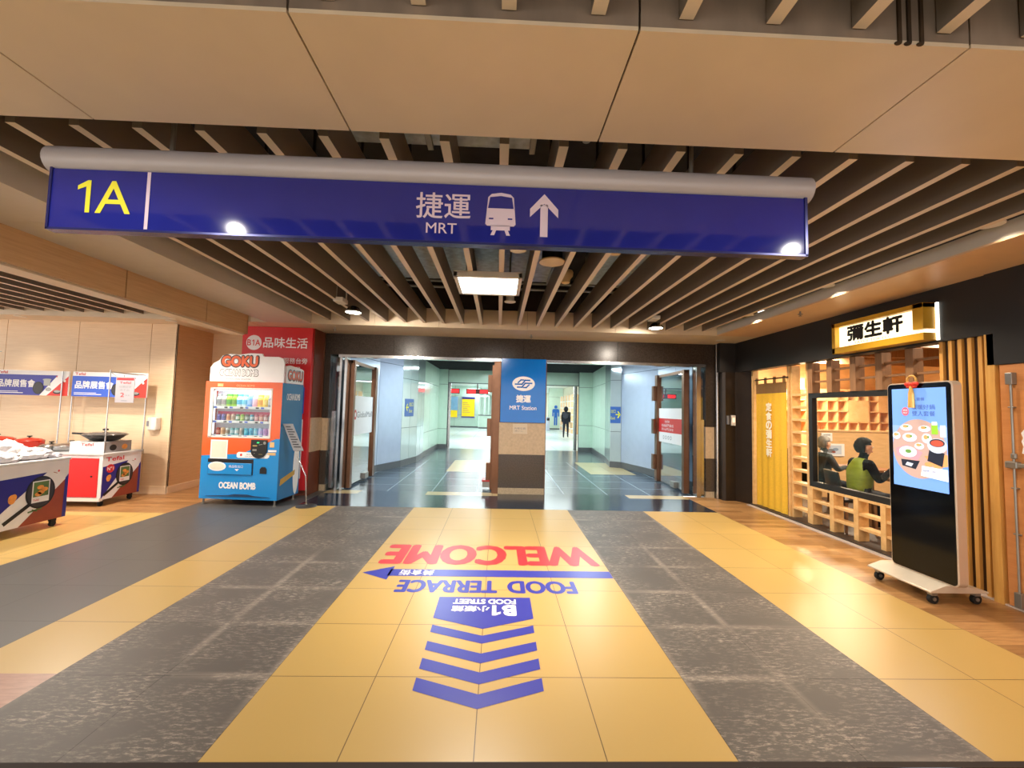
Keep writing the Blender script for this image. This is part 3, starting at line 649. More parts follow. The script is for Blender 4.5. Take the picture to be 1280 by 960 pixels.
f.poly([(X+.028, .045), (X+.048, .045), (X+.058, .072), (X+.04, .072)], 1, 2); f.poly([(X+.112, .045), (X+.132, .045), (X+.12, .072), (X+.102, .072)], 1, 2)
f.build('bus_symbol', [sign_yellow, sign_lilac, blue_sign], t); f = Flat((-2.26, SY, 2.435), (1, 0, 0), (0, 0, 1))
X = 2.545                                      # arrow
f.rect(X-.02, .045, X+.02, .22, 1, 2); f.poly([(X, .278), (X-.075, .195), (X-.075, .15), (X, .225)], 1, 2); f.poly([(X, .278), (X, .225), (X+.075, .15), (X+.075, .195)], 1, 2)
f.build('arrow_symbol', [sign_yellow, sign_lilac, blue_sign], t)

# ================================================================== floor stickers
def decal(name, label, fn, mats, group=None, z=.0006):
    f = Flat((0, 0, z), (-1, 0, 0), (0, -1, 0), .0006); fn(f); return tag(f.build(name, mats), label, 'floor sticker', group)
decal('floor_lettering', 'red WELCOME lettering on the yellow floor, upside down', lambda f: f.text('WELCOME', -1.12, -4.95, 1.07, -4.39, 0, 1, .085), [red_print])
decal('floor_arrow_sticker', 'long blue floor arrow pointing left below WELCOME', lambda f: (f.rect(-1.195, -4.235, .92, -4.07, 0, 1), f.poly([(.90, -4.31), (.90, -3.98), (1.165, -4.14)], 0, 1), f.text('美食街', .5, -4.215, .82, -4.09, 1, 2, .02)), [blue_print, pure_white])
decal('floor_lettering', 'blue FOOD TERRACE lettering on the yellow floor', lambda f: (f.text('FOOD', -.79, -3.975, -.2, -3.73, 0, 1, .07), f.text('TERRACE', -.09, -3.975, .77, -3.73, 0, 1, .07)), [blue_print])
decal('floor_sign_sticker', 'blue pointed floor sticker with B1 FOOD STREET in white', lambda f: (f.poly([(-.375, -3.64), (.375, -3.64), (.375, -3.285), (0, -3.13), (-.375, -3.285)][::-1], 0, 1), f.text('FOOD STREET', -.25, -3.6, .25, -3.52, 1, 2, .07), f.text('B', -.24, -3.49, -.15, -3.335, 1, 2, .08), f.poly([(-.095, -3.495), (-.062, -3.495), (-.062, -3.33), (-.09, -3.33), (-.13, -3.36), (-.13, -3.39), (-.095, -3.37)], 1, 2), f.text('小飯館', -.04, -3.48, .25, -3.39, 1, 2, .05)), [blue_print, pure_white])
for i in range(4):
    y0 = [3.185, 2.97, 2.775, 2.58][i]; h = [.1, .105, .11, .115][i]; lab = ['topmost, under the B1 sticker', 'second from the top', 'third from the top', 'lowest and nearest the camera'][i]
    decal('floor_chevron_sticker', 'blue chevron floor sticker on yellow tiles, '+lab, lambda f: (f.poly([(-.365, -y0), (0, -(y0-.145)), (0, -(y0-.145-h)), (-.365, -(y0-h))], 0, 1), f.poly([(0, -(y0-.145)), (.365, -y0), (.365, -(y0-h)), (0, -(y0-.145-h))], 0, 1)), [blue_print], 'blue chevrons on the floor')

# ================================================================== gate signs
t = thing('transit_sign', 'blue MRT Station sign with white oval logo on gate pillar', 'sign', (.525, 7.93, 1.317))
b = MB(); b.box(.11, .945, 7.905, 7.94, 1.32, 2.505); b.build('sign_panel', [mrt_blue], t, bevel=.004)
f = Flat((.11, 7.905, 1.32), (1, 0, 0), (0, 0, 1))
f.disc(.42, .72, .21, .135, 0, 2, 40)
def hexs(cx, cy, s):       # hooked strokes of the logo
    f.line([(cx-.15*s, cy-.01), (cx-.03*s, cy-.01), (cx+.03*s, cy+.065*s), (cx+.11*s, cy+.065*s)], .026, 1, 3)
    f.line([(cx+.15*s, cy+.01), (cx+.03*s, cy+.01), (cx-.03*s, cy-.065*s), (cx-.11*s, cy-.065*s)], .026, 1, 3)
    f.line([(cx-.10*s, cy+.02), (cx-.05*s, cy+.07*s), (cx-.0*s, cy+.07*s)], .024, 1, 3); f.line([(cx+.10*s, cy-.02), (cx+.05*s, cy-.07*s), (cx, cy-.07*s)], .024, 1, 3)
hexs(.42, .72, 1)
f.build('oval_logo', [pure_white, mrt_blue], t); f = Flat((.11, 7.905, 1.32), (1, 0, 0), (0, 0, 1))
f.text('捷運', .29, .375, .555, .505, 0, 2, .06); f.text('MRT Station', .17, .235, .67, .31, 0, 2, .015)
f.build('lettering', [pure_white, mrt_blue], t)
t = thing('paper_notice', 'small pale paper notice taped below the blue pillar sign', 'notice', (.49, 7.93, 1.1))
b = MB(); b.box(.34, .63, 7.93, 7.936, 1.1, 1.305); b.build('sheet', [tan_stone], t)
f = Flat((.34, 7.93, 1.1), (1, 0, 0), (0, 0, 1)); f.rect(.01, .01, .28, .195, 1, 1); f.text('內有公廁', .04, .09, .25, .13, 0, 2); f.text('請小心', .05, .05, .2, .075, 0, 2); f.build('lettering', [grey_print, mat('cream_paper', (206, 190, 166), .6)], t)
def wall_sign(name, label, O, U, w_, h_, face, fn, mats, cat='sign', th=.02, frame=None):
    U = Vector(U); V = Vector((0, 0, 1)); N = U.cross(V)
    t = thing(name, label, cat, O); f = Flat(O, U, (0, 0, 1)); b = MB()
    b.prism([(0, 0), (w_, 0), (w_, h_), (0, h_)], Vector(O)-N*th, U, V, N*th); b.build('sign_panel', [face], t)
    fn(f); f.build('lettering', mats, t); return t
wall_sign('direction_sign', 'small blue sign with yellow left arrow on the left passage wall', (-2.385, 11.36, 1.30), Vector((.21, 1, 0)).normalized(), .56, .47, muted_blue, lambda f: (f.text('出口', .25, .27, .52, .38, 0, 2), f.text('Exit', .25, .1, .46, .19, 0, 2), f.line([(.06, .24), (.2, .24)], .035, 0, 2), f.line([(.13, .32), (.06, .24), (.13, .16)], .035, 0, 2)), [sign_yellow], th=.015)
wall_sign('direction_sign', 'small blue sign with yellow right arrow on the right passage wall', (3.245, 11.995, 1.24), Vector((.27, -.14, 0)).normalized(), .29, .46, muted_blue, lambda f: (f.text('出口', .02, .28, .15, .38, 0, 2), f.text('Exit', .02, .1, .14, .18, 0, 2), f.line([(.17, .24), (.27, .24)], .03, 0, 2), f.line([(.22, .32), (.27, .24), (.22, .16)], .03, 0, 2)), [sign_yellow], th=.015)

# ================================================================== concourse
for i, (x0, x1, c, lab) in enumerate(((-4.55, -3.1, 'blue', 'blue and yellow wall poster at the far left of the concourse'), (-2.85, -1.75, 'yellow', 'bright yellow framed poster on the far concourse wall'))):
    t = thing('wall_poster', lab, 'poster', (x0, 33.9, .75)); b = MB(); b.box(x0, x1, 33.86, 33.96, .75, 2.45); b.build('frame', [silver_panel], t)
    f = Flat((x0, 33.86, .75), (1, 0, 0), (0, 0, 1), .01); W = x1-x0
    f.rect(.05, .05, W-.05, 1.65, 1 if c == 'blue' else 0, 1)
    if c == 'blue': f.rect(.05, .05, W-.05, .6, 0, 2)
    else:
        f.rect(.05, 1.5, W-.05, 1.65, 2, 2); f.rect(.05, .05, W-.05, .14, 2, 2)
        for k in range(6): f.rect(.12, 1.2-k*.15, .5+(k % 3)*.1, 1.23-k*.15, 3, 2)
    f.build('print', [mat('glowing_yellow_print', (250, 214, 20), .4, emit=.35), mat('pale_blue_print', (150, 196, 236), .4), deep_blue, grey_print], t)  # yellow print emits a faint glow of its own
LED = mat('red_led', (240, 30, 34), .5, emit=3, noise=0)
for i, (x0, x1, y, lab) in enumerate(((-3.6, -2.3, 26, 'red lit display board at the left jamb of the concourse'), (-1.9, -.55, 26, 'red lit display board hung in the middle of the left gap'), (-.2, 1.1, 26, 'red lit display board beside the gate pillar'))):
    t = thing('led_display', lab, 'display board', ((x0+x1)/2, y, 2.3)); b = MB(); b.box(x0, x1, y, y+.2, 2.42, 2.72); b.box((x0+x1)/2-.03, (x0+x1)/2+.03, y+.08, y+.12, 2.72, 3.3); b.build('display_case', [mat('dark_red_case', (90, 24, 24), .4)], t)
    f = Flat((x0, y, 2.42), (1, 0, 0), (0, 0, 1), .01); f.rect(.06, .05, (x1-x0)*.42, .25, 0, 1); f.build('lit_field', [LED], t); f = Flat((x0, y, 2.42), (1, 0, 0), (0, 0, 1), .01); f.rect((x1-x0)*.62, .05, x1-x0-.06, .25, 0, 1); f.build('lit_field', [LED], t)
def tube_light(lab, x0, x1, y0, y1, z):
    t = thing('strip_light', lab, 'ceiling light', ((x0+x1)/2, y0, z)); d = Vector((x1-x0, y1-y0, 0)); n = Vector((d.y, -d.x, 0)).normalized()*.12
    a, c = Vector((x0, y0, z)), Vector((x1, y1, z)); b = MB()
    b.add([a-n, a+n, c+n, c-n, a-n+Vector((0, 0, .1)), a+n+Vector((0, 0, .1)), c+n+Vector((0, 0, .1)), c-n+Vector((0, 0, .1))], [(3, 2, 1, 0), (4, 5, 6, 7), (0, 1, 5, 4), (1, 2, 6, 5), (2, 3, 7, 6), (3, 0, 4, 7)]); b.build('lamp_housing', [white_paint], t)
    b = MB(); b.cyl(a+Vector((0, 0, -.03)), c+Vector((0, 0, -.03)), .05); b.build('lamp_tube', [mat('lit_tube', (245, 255, 252), .4, emit=8, noise=0)], t)
for lab, x0, x1, y0, y1 in (('strip light on the concourse ceiling left of the pillar', -1.6, -.4, 21, 19), ('strip light on the concourse ceiling right of the pillar', 1.4, 2.6, 24, 27), ('short strip light deep in the concourse', -.9, -.9, 40, 44), ('long strip light above the walking person', 2.4, 2.4, 30, 34)): tube_light(lab, x0, x1, y0, y1, 3.19)
t = thing('restroom_pictogram', 'blue standing man pictogram on the far mint wall', 'pictogram', (4.68, 33.98, .3))
f = Flat((4.68, 33.985, .3), (1, 0, 0), (0, 0, 1), .01); f.disc(0, 1.5, .13, .13, 0, 1); f.poly([(-.28, .75), (-.18, .75), (-.18, 1.05), (-.13, 1.05), (-.13, .05), (-.02, .05), (-.02, .65), (.02, .65), (.02, .05), (.13, .05), (.13, 1.05), (.18, 1.05), (.18, .75), (.28, .75), (.28, 1.25), (.2, 1.34), (-.2, 1.34), (-.28, 1.25)], 0, 1); f.build('figure_print', [mat('pictogram_blue', (40, 110, 205), .4)], t)
for lab, x, y, zt in (('pale bollard counter at the corner beyond the posters', -.9, 33, 1.05), ('pale counter block right of the posters', .2, 38, 1.1)):
    b = MB(); b.box(x-.5, x+.5, y, y+.8, 0, zt-.06, 0); b.box(x-.54, x+.54, y-.04, y+.84, zt-.06, zt, 1); b.box(x-.52, x+.52, y-.02, y+.82, 0, .1, 1); tag(b.build('service_counter', [mint, plinth]), lab, 'counter')
for i in range(1):
    x = 3.85; y = 32; t = thing('ticket_gate', 'grey ticket gate between the pillar and the man pictogram', 'ticket gate', (x, y, 0))
    b = MB(); b.box(x-.12, x+.12, y, y+1.4, 0, 1.0); b.build('gate_body', [silver_panel], t, bevel=.03); b = MB(); b.box(x-.1, x+.1, y-.01, y+.1, .75, .95); b.build('reader_face', [black_plastic], t)
b = MB(); b.box(4.9, 5.3, 27, 33, .05, 2.6, 0)
for k in range(5): b.box(4.86, 4.9, 27.1, 32.9, .35+k*.45, .4+k*.45, 1)
for k in range(6): b.box(4.86, 4.9, 27+k*1.18, 27.06+k*1.18, .05, 2.6, 1)
b.box(4.86, 5.3, 27, 33, 0, .05, 1)
tag(b.build('display_shelf', [mat('warm_shop_beige', (236, 190, 140), .5), white_paint]), 'warm beige shop shelf behind the walking person', 'shelf')  # plain warm beige base colour

# ================================================================== red sign on the pier
t = thing('store_sign', 'tall red sign with white Chinese lettering behind the vending machine', 'sign', (-3.77, 7.42, .1))
b = MB(); b.box(-4.36, -3.17, 7.42, 7.5, .1, 2.88); b.build('sign_panel', [mat('red_sign_face', (206, 44, 50), .3, noise=.03)], t, bevel=.004)
f = Flat((-4.36, 7.42, .1), (1, 0, 0), (0, 0, 1))
f.disc(.2, 2.5, .13, .13, 0, 2, 32); f.text('B', .09, 2.45, .15, 2.55, 1, 3, .03); f.poly([(.19, 2.45), (.205, 2.45), (.205, 2.55), (.19, 2.55), (.17, 2.53), (.17, 2.515), (.19, 2.53)], 1, 3); f.text('A', .225, 2.45, .305, 2.55, 1, 3, .03); f.text('品味生活', .36, 2.42, 1.11, 2.6, 0, 2, .025)
f.text('B1A 請由服務台旁', .3, 2.15, 1.12, 2.25, 0, 2, .02); f.text('搭電梯一層', .55, 2.0, 1.0, 2.1, 0, 2, .02); f.rect(.05, 1.3, 1.1, 1.75, 2, 2); f.rect(.05, .2, 1.1, 1.2, 0, 2)
f.build('lettering', [pure_white, red_print, bright_blue], t)

# ================================================================== vending machine (built in its own frame, front facing -Y)
VX, VY, VR = -3.86, 6.70, -.075
VT = Matrix.Translation((VX, VY, 0)) @ Matrix.Rotation(VR, 4, 'Z')
t = thing('vending_machine', 'orange and blue drinks vending machine with lit window', 'vending machine', (VX, VY, 0), rz=VR)
b = MB(); W, D, H = .61, .60, 1.88
b.box(-W, W, .16, D, .09, H, 0)
wx0, wx1, wz0, wz1 = -.53, .46, 1.02, 1.79                # window opening
def front(pts, m): b.prism(pts, (0, 0, 0), (1, 0, 0), (0, 0, 1), (0, .16, 0), m)
front([(-W, .74), (.02, .78), (.55, 1.02), (wx0, 1.02), (-W, 1.02)], 1)
front([(-W, .09), (W, .09), (W, 1.02), (.55, 1.02), (.02, .78), (-W, .74)], 2)
front([(-W, 1.02), (wx0, 1.02), (wx0, 1.79), (-W, 1.79)], 1); front([(wx1, 1.02), (W, 1.02), (W, 1.79), (wx1, 1.79)], 1)
front([(-W, 1.79), (W, 1.79), (W, H), (-W, H)], 1)
b.box(W, W+.004, .0, D, .09, H, 3); b.box(-W, W, 0, D, H, H+.003, 1)
b.build('body', [mat('case_interior', (222, 230, 240), .5, noise=.02), vend_orange, vend_blue, vend_side], t, local=True, bevel=.006)
for x in (-W+.05, W-.05):
    for y in (.04, D-.05):
        q = MB(); q.cyl((x, y, 0), (x, y, .09), .014, n=10); q.cyl((x, y, 0), (x, y, .012), .028, n=10); q.build('foot', [steel_grey], t, local=True)
# lit case: frame, shelves, price rails, lamp
b = MB(); fr = .025
b.box(wx0, wx1, -.004, .012, wz0, wz0+fr); b.box(wx0, wx1, -.004, .012, wz1-fr, wz1); b.box(wx0, wx0+fr+.03, -.004, .012, wz0, wz1); b.box(wx1-fr, wx1, -.004, .012, wz0, wz1)
wf = b.build('window_frame', [off_white], t, local=True, bevel=.004)
b = MB(); b.box(wx0+.02, wx1-.02, .004, .008, wz0+.02, wz1-.02); b.build('window_pane', [case_glass], wf, local=True)
SZ = [1.50, 1.28, 1.06]
for i, z in enumerate(SZ):
    b = MB(); b.box(wx0+.02, wx1-.02, .02, .158, z-.02, z-.006, 0); b.box(wx0+.03, wx1-.03, .016, .022, z-.035, z+.005, 1)
    sh = b.build('shelf', [off_white, white_paint], t, local=True)
    for k in range(11):
        f = Flat((wx0, .0155, z-.035), (1, 0, 0), (0, 0, 1), .0005); f.rect(.06+k*.083, .006, .06+k*.083+.05, .03, 0, 1); f.build('price_tag', [(bright_blue, pure_white, black_print)[k % 3]], sh, local=True)
b = MB(); b.box(wx0+.03, wx1-.03, .15, .158, 1.355, 1.42, 0); b.build('header_strip', [mat('pink_red_strip', (226, 80, 120), .4)], t, local=True)
b = MB(); b.box(wx0+.05, wx1-.05, .03, .06, wz1-.05, wz1-.03); b.box(wx0+.035, wx0+.05, .03, .06, wz0+.05, wz1-.05)
b.build('case_lamp', [mat('case_lamp_glow', (240, 250, 255), .5, emit=1.3, noise=0)], t, local=True)
l = lamp_obj('case_light', 'AREA', (0, 0, 0), 2.2, (.9, .97, 1), .9, .03); l.parent = t; l.location = (0, .02, 1.73); l.rotation_euler = (math.radians(25), 0, 0)
# controls
b = MB(); pts = [(.17, 1.0), (.17, .86)]+[(.295+.125*math.cos(a), .84+.12*math.sin(a)) for a in [PI+PI*k/12 for k in range(13)]]+[(.42, 1.0)]
b.prism(pts, (0, -.012, 0), (1, 0, 0), (0, 0, 1), (0, .02, 0)); cp = b.build('control_panel', [black_plastic], t, local=True)
f = Flat((0, -.0125, 0), (1, 0, 0), (0, 0, 1)); f.rect(.2, .9, .27, .92, 2, 1); f.rect(.2, .83, .265, .86, 0, 1); f.poly([(.225, .8), (.24, .8), (.2325, .785)][::-1], 0, 1); f.disc(.385, .955, .022, .024, 0, 1); f.rect(.265, .95, .3, .965, 1, 1); f.line([(.3, .925), (.35, .935)], .008, 0, 1); f.rect(.3, .78, .36, .785, 2, 1)
f.build('control_marks', [steel_grey, mat('green_lamp', (30, 220, 110), .4, emit=2, noise=0), mat('ochre_print', (170, 150, 90), .5)], cp, local=True)
b = MB(); b.box(-.50, .22, -.004, .02, .46, .70, 1); b.box(-.485, .205, -.02, .0, .465, .64, 0); b.build('pickup_flap', [vend_blue, black_plastic], t, local=True, bevel=.006)
b = MB(); b.prism([(.33, .49), (.43, .49), (.43, .56), (.405, .59), (.355, .59), (.33, .56)], (0, -.012, 0), (1, 0, 0), (0, 0, 1), (0, .02, 0)); b.build('coin_return', [black_plastic], t, local=True, bevel=.004)
f = Flat((0, 0, 0), (1, 0, 0), (0, 0, 1))
f.poly([(-.03+.0, .72), (.43, .72), (.46, .74), (.465, .77), (.44, .8), (-.02, .81), (-.05, .79), (-.05, .74)], 0, 2); f.disc(.02, .765, .018, .02, 1, 3); f.text('請勿用硬物敲打', .1, .765, .36, .785, 2, 3); f.text('OCEAN BOMB', .08, .735, .38, .752, 2, 3)
gm = [pure_white, orange_red, grey_print, mat('cream_print', (238, 222, 206), .4), mat('tan_print', (224, 188, 130), .4)]
f.build('notice_plate', gm, t, local=True); f = Flat((0, 0, 0), (1, 0, 0), (0, 0, 1))
f.rect(-.47, .7, -.2, .985, 0, 2); f.rect(-.45, .72, -.22, .965, 3, 3); f.build('sample_poster', gm, t, local=True); f = Flat((0, 0, 0), (1, 0, 0), (0, 0, 1))
f.text('商品取出口', -.15, .57, .07, .61, 0, 18); f.poly([(-.02, .52), (-.055, .55), (.015, .55)], 0, 18)
f.build('flap_lettering', gm, t, local=True); f = Flat((0, 0, 0), (1, 0, 0), (0, 0, 1))
f.disc(-.335, .585, .14, .07, 0, 18); f.disc(-.335, .585, .12, .055, 3, 19); f.build('oval_sticker', gm, t, local=True); f = Flat((0, 0, 0), (1, 0, 0), (0, 0, 1))
f.text('OCEAN', -.3, .255, -.01, .345, 0, 2, .085); f.text('BOMB', .03, .25, .27, .345, 0, 2, .085)
f.build('lettering', gm, t, local=True); f = Flat((0, 0, 0), (1, 0, 0), (0, 0, 1))
f.rect(-.42, 1.805, -.33, 1.85, 4, 2); f.text('OCEAN BOMB', -.12, 1.81, .17, 1.84, 4, 2)
f.rect(.46, .89, .53, .97, 4, 2); f.rect(.44, .82, .57, .85, 0, 2); f.rect(.43, .77, .56, .81, 4, 2)
f.build('front_graphics', [pure_white, orange_red, grey_print, mat('cream_print', (238, 222, 206), .4), mat('tan_print', (224, 188, 130), .4)], t, local=True)
b = MB(); b.prism([(-.5, .135), (-.15, .15), (-.05, .17), (.15, .17), (.25, .15), (.5, .135)], (0, -.014, 0), (1, 0, 0), (0, 0, 1), (0, .014, 0)); b.build('kick_vent', [mat('dark_vent', (24, 60, 96), .4)], t, local=True)
f = Flat((W+.004, 0, 0), (0, 1, 0), (0, 0, 1)); f.text('OCEAN BOMB', .12, 1.62, .5, 1.72, 0, 2, .05); f.build('side_lettering', [pure_white], t, local=True); f = Flat((W+.004, 0, 0), (0, 1, 0), (0, 0, 1))
f.disc(.49, .52, .09, .42, 0, 2, 32); f.poly([(.05, .3), (.45, .42), (.46, .5), (.06, .4)], 1, 3)
f.build('side_graphics', [pure_white, mat('ochre_stripe', (190, 150, 60), .4)], t, local=True)
# cloud shaped header boards
pts = [(-.58, 1.885), (.6, 1.885), (.6, 2.2), (.575, 2.26), (.5, 2.285), (.26, 2.285), (.24, 2.33), (.05, 2.335), (-.12, 2.31), (-.27, 2.32), (-.4, 2.29), (-.44, 2.22), (-.53, 2.17), (-.58, 2.1)]
b = MB(); b.prism(pts, (0, .03, 0), (1, 0, 0), (0, 0, 1), (0, .03, 0)); hb = b.build('header_board', [pure_white], t, local=True, bevel=.004)
f = Flat((0, .03, 0), (1, 0, 0), (0, 0, 1))
f.text('GOKU', -.40, 2.125, .18, 2.285, 1, 1, .16); f.text('GOKU', -.39, 2.13, .17, 2.28, 0, 2, .075); f.text('OCEAN BOMB', -.42, 1.975, .19, 2.075, 1, 1, .11); f.text('OCEAN BOMB', -.415, 1.98, .185, 2.07, 2, 2, .055); f.text('SPARKLING WATER', -.33, 1.915, .08, 1.935, 3, 1)
f.build('header_lettering', [vend_orange, black_print, pure_white, grey_print], hb, local=True)
b = MB(); b.prism([(.1, 1.885), (.6, 1.885), (.6, 2.12), (.54, 2.14), (.2, 2.17), (.1, 2.15)], (.58, 0, 0), (0, 1, 0), (0, 0, 1), (.025, 0, 0)); hb = b.build('side_header_board', [pure_white], t, local=True)
f = Flat((.605, 0, 0), (0, 1, 0), (0, 0, 1)); f.text('GOKU', .14, 1.935, .56, 2.095, 1, 1, .15); f.text('GOKU', .15, 1.945, .55, 2.085, 0, 2, .06); f.build('header_lettering', [vend_orange, black_print], hb, local=True)
# drinks on the three shelves
def drink(kind, c1, c2, x, z, s, label, grp):
    b = MB()
    if kind == 'bottle': b.lathe([(.03, 0), (.034, .01), (.034, .11), (.03, .13), (.014, .165), (.014, .178)], (0, 0, 0), 12, 0); b.lathe([(.016, .176), (.016, .195)], (0, 0, 0), 12, 1); b.lathe([(.0345, .03), (.0345, .095)], (0, 0, 0), 12, 1)
    elif kind == 'can': b.lathe([(.026, 0), (.03, .006), (.03, .1), (.025, .112)], (0, 0, 0), 12, 0); b.lathe([(.0305, .03), (.0305, .08)], (0, 0, 0), 12, 1); b.lathe([(.024, .111), (.024, .114)], (0, 0, 0), 12, 1)
    elif kind == 'jar': b.lathe([(.03, 0), (.038, .01), (.038, .1), (.026, .125)], (0, 0, 0), 12, 0); b.lathe([(.028, .124), (.028, .15)], (0, 0, 0), 12, 1); b.lathe([(.0385, .03), (.0385, .085)], (0, 0, 0), 12, 1)
    b.v = [p*s for p in b.v]
    p = VT @ Vector((x, .085, z-.005)); o = b.build({'bottle': 'drink_bottle', 'can': 'drink_can', 'jar': 'drink_jar'}[kind], [mat('drink_%d_%d_%d' % c1, c1, .3, noise=.1), mat('drink_%d_%d_%d' % c2, c2, .3, noise=.1)], smooth=40, origin=(0, 0, 0)); o.location = p; o.rotation_euler = (0, 0, VR)
    tag(o, label, 'drink', grp)
rows = [('top', 'jar', [((190, 190, 180), (150, 150, 150), 'grey and silver'), ((200, 204, 190), (160, 150, 150), 'pale grey'), ((170, 210, 60), (90, 170, 50), 'lime green'), ((150, 200, 40), (110, 160, 40), 'leaf green'), ((225, 235, 240), (90, 190, 225), 'sky blue banded'), ((215, 235, 245), (120, 205, 230), 'pale blue banded'), ((110, 170, 235), (160, 200, 250), 'blue'), ((240, 180, 200), (250, 200, 215), 'pink'), ((245, 210, 90), (240, 170, 70), 'yellow orange'), ((240, 200, 70), (250, 220, 120), 'golden yellow'), ((140, 140, 150), (200, 200, 200), 'dark grey')], 1.32),
        ('middle', 'can', [((130, 120, 190), (90, 90, 170), 'violet'), ((140, 130, 200), (100, 110, 180), 'lavender'), ((240, 190, 150), (220, 150, 110), 'peach'), ((235, 210, 190), (200, 170, 140), 'cream'), ((80, 150, 120), (230, 235, 230), 'dark green'), ((150, 210, 70), (220, 235, 140), 'bright green'), ((90, 110, 90), (190, 200, 190), 'grey green'), ((60, 160, 190), (220, 240, 245), 'teal'), ((200, 120, 140), (240, 200, 200), 'rose'), ((220, 130, 130), (250, 210, 190), 'coral'), ((210, 150, 150), (240, 220, 220), 'dusty pink'), ((190, 180, 190), (230, 225, 230), 'pale mauve')], .92),
        ('bottom', 'can', [((170, 60, 50), (230, 170, 150), 'dark red'), ((235, 200, 160), (220, 170, 130), 'beige'), ((220, 225, 220), (180, 160, 140), 'white'), ((120, 190, 200), (210, 230, 235), 'aqua'), ((140, 200, 210), (230, 240, 240), 'pale aqua'), ((210, 200, 190), (180, 170, 160), 'stone grey'), ((70, 190, 220), (130, 220, 240), 'cyan'), ((80, 195, 225), (60, 170, 210), 'deep cyan'), ((110, 205, 230), (160, 225, 240), 'ice blue'), ((180, 200, 240), (200, 190, 240), 'periwinkle'), ((220, 180, 235), (200, 160, 225), 'lilac'), ((235, 200, 235), (220, 170, 225), 'pink lilac')], 1.0)]
for (rn, kind, items, s), z in zip(rows, SZ):
    n = len(items)
    for i, (c1, c2, cn) in enumerate(items):
        drink(kind, c1, c2, -.43+i*(.83/(n-1)), z, s, '%s drink, %s from the left on the %s shelf of the vending machine' % (cn, ORD[i], rn), 'drinks on the %s shelf of the vending machine' % rn)

# ---- leaflet stand beside the machine
t = thing('notice_stand', 'thin bent floor stand with tilted grey notice beside the vending machine', 'notice stand', (-2.83, 6.72, 0))
b = MB(); b.lathe([(.15, 0), (.15, .008), (.14, .016), (.03, .022), (.02, .03)], (-2.83, 6.72, 0), 28); b.build('base', [mat('dark_steel', (100, 100, 100), .3, .7)], t, smooth=40)
b = MB(); b.tube([(-2.83, 6.72, .02), (-2.86, 6.72, .46), (-3.0, 6.72, .74), (-3.02, 6.72, .96)], .009); b.build('pole', [chrome], t, smooth=50)
b = MB(); d = Vector((.13, .10, 0)); b.prism([(-.07, 0), (.07, 0), (.07, .46), (-.07, .46)], (-2.98, 6.70, .84), (1, .15, 0), (-.42, .05, .88), (.01, -.02, .01)); b.build('notice_board', [mat('dull_grey_board', (150, 152, 158), .4)], t)
U = Vector((1, .15, 0)).normalized(); V = Vector((-.42, .05, .88)).normalized(); f = Flat(Vector((-2.98, 6.70, .84))+Vector((.012, -.024, .012)), U, V)
for k in range(9): f.rect(-.05, .05+k*.042, .05-(k % 3)*.015, .068+k*.042, 0, 1)
f.build('notice_print', [mat('charcoal_print', (60, 60, 66), .5)], t)

# ================================================================== cookware promotion carts
cloth_white = mat('white_cart_wrap', (226, 226, 230), .5, noise=.03)
def cart_face(f, L, hh, extra=None, logo=None):
    """printed wrap, y from 0 (bottom) to hh; right end at x = L"""
    s = hh/.73
    f.rect(0, 0, L, hh, 0, 1)
    f.poly([(0, 0), (L-.66*s, 0), (L-.22*s, .56*s), (0, .56*s)], 1, 2) if False else f.poly([(0, .02), (max(.01, L-.95*s), .02), (L-.27*s, .60*s), (0, .54*s)], 1, 2)
    f.poly([(L-.55*s, 0), (L, 0), (L, .52*s)], 2, 2); f.poly([(L-.05*s, 0), (L, 0), (L, .55*s), (L-.04*s, .5*s)], 1, 3)
    cx, cy = L-.33*s, .37*s
    f.line([(cx-.1*s, cy-.12*s), (cx-.36*s, .08*s)], .045*s, 3, 3); f.disc(cx, cy, .17*s, .195*s, 3, 4, 36); f.disc(cx, cy, .15*s, .175*s, 7, 5, 36)
    f.rect(cx-.1*s, cy-.12*s, cx+.1*s, cy+.14*s, 0, 6); f.rect(cx-.088*s, cy-.05*s, cx+.088*s, cy+.128*s, 6, 7)
    for dx, dy in ((-.01, .06), (.04, .03), (-.03, -.02), (.0, .0)): f.disc(cx+dx*s, cy+dy*s, .04*s, .026*s, 4, 8, 16, .4)
    f.text('Tefal', cx-.085*s, cy-.1*s, cx-.02*s, cy-.075*s, 5, 8, .01)
    f.disc(cx-.31*s, cy-.03*s, .04*s, .055*s, 4, 4, 18); f.disc(cx-.29*s, cy-.01*s, .03*s, .04*s, 4, 5, 18)
    f.line([(cx-.12*s, .15*s), (cx+.02*s, .17*s)], .018*s, 6, 4); f.line([(cx-.08*s, .17*s), (cx-.03*s, .145*s)], .012*s, 6, 4)
    f.disc(L-.13*s, .60*s, .013*s, .013*s, 5, 3); f.line([(L-.19*s, .59*s), (L-.15*s, .575*s)], .007*s, 2, 3)
    return f
cm = [cloth_white, deep_blue, brick_red, black_print, orange_print, red_print, green_print, mat('pan_coating', (52, 48, 50), .4)]
def cart(label, x0, x1, y0, y1, h, wheels):
    t = thing('promotion_cart', label, 'cart', ((x0+x1)/2, (y0+y1)/2, 0))
    b = MB(); b.box(x0, x1, y0, y1, .1, h); b.build('cart_body', [cloth_white], t, bevel=.008)
    b = MB(); b.box(x0-.02, x1+.015, y0-.015, y1+.015, h, h+.03); b.build('table_top', [mat('pale_grey_top', (206, 206, 208), .3)], t, bevel=.006)
    for x, y in wheels:
        q = MB(); q.cyl((x-.015, y, .035), (x+.015, y, .035), .035, n=14); q.box(x-.02, x+.02, y-.03, y+.03, .06, .1); q.build('caster', [black_rubber], t)
    return t
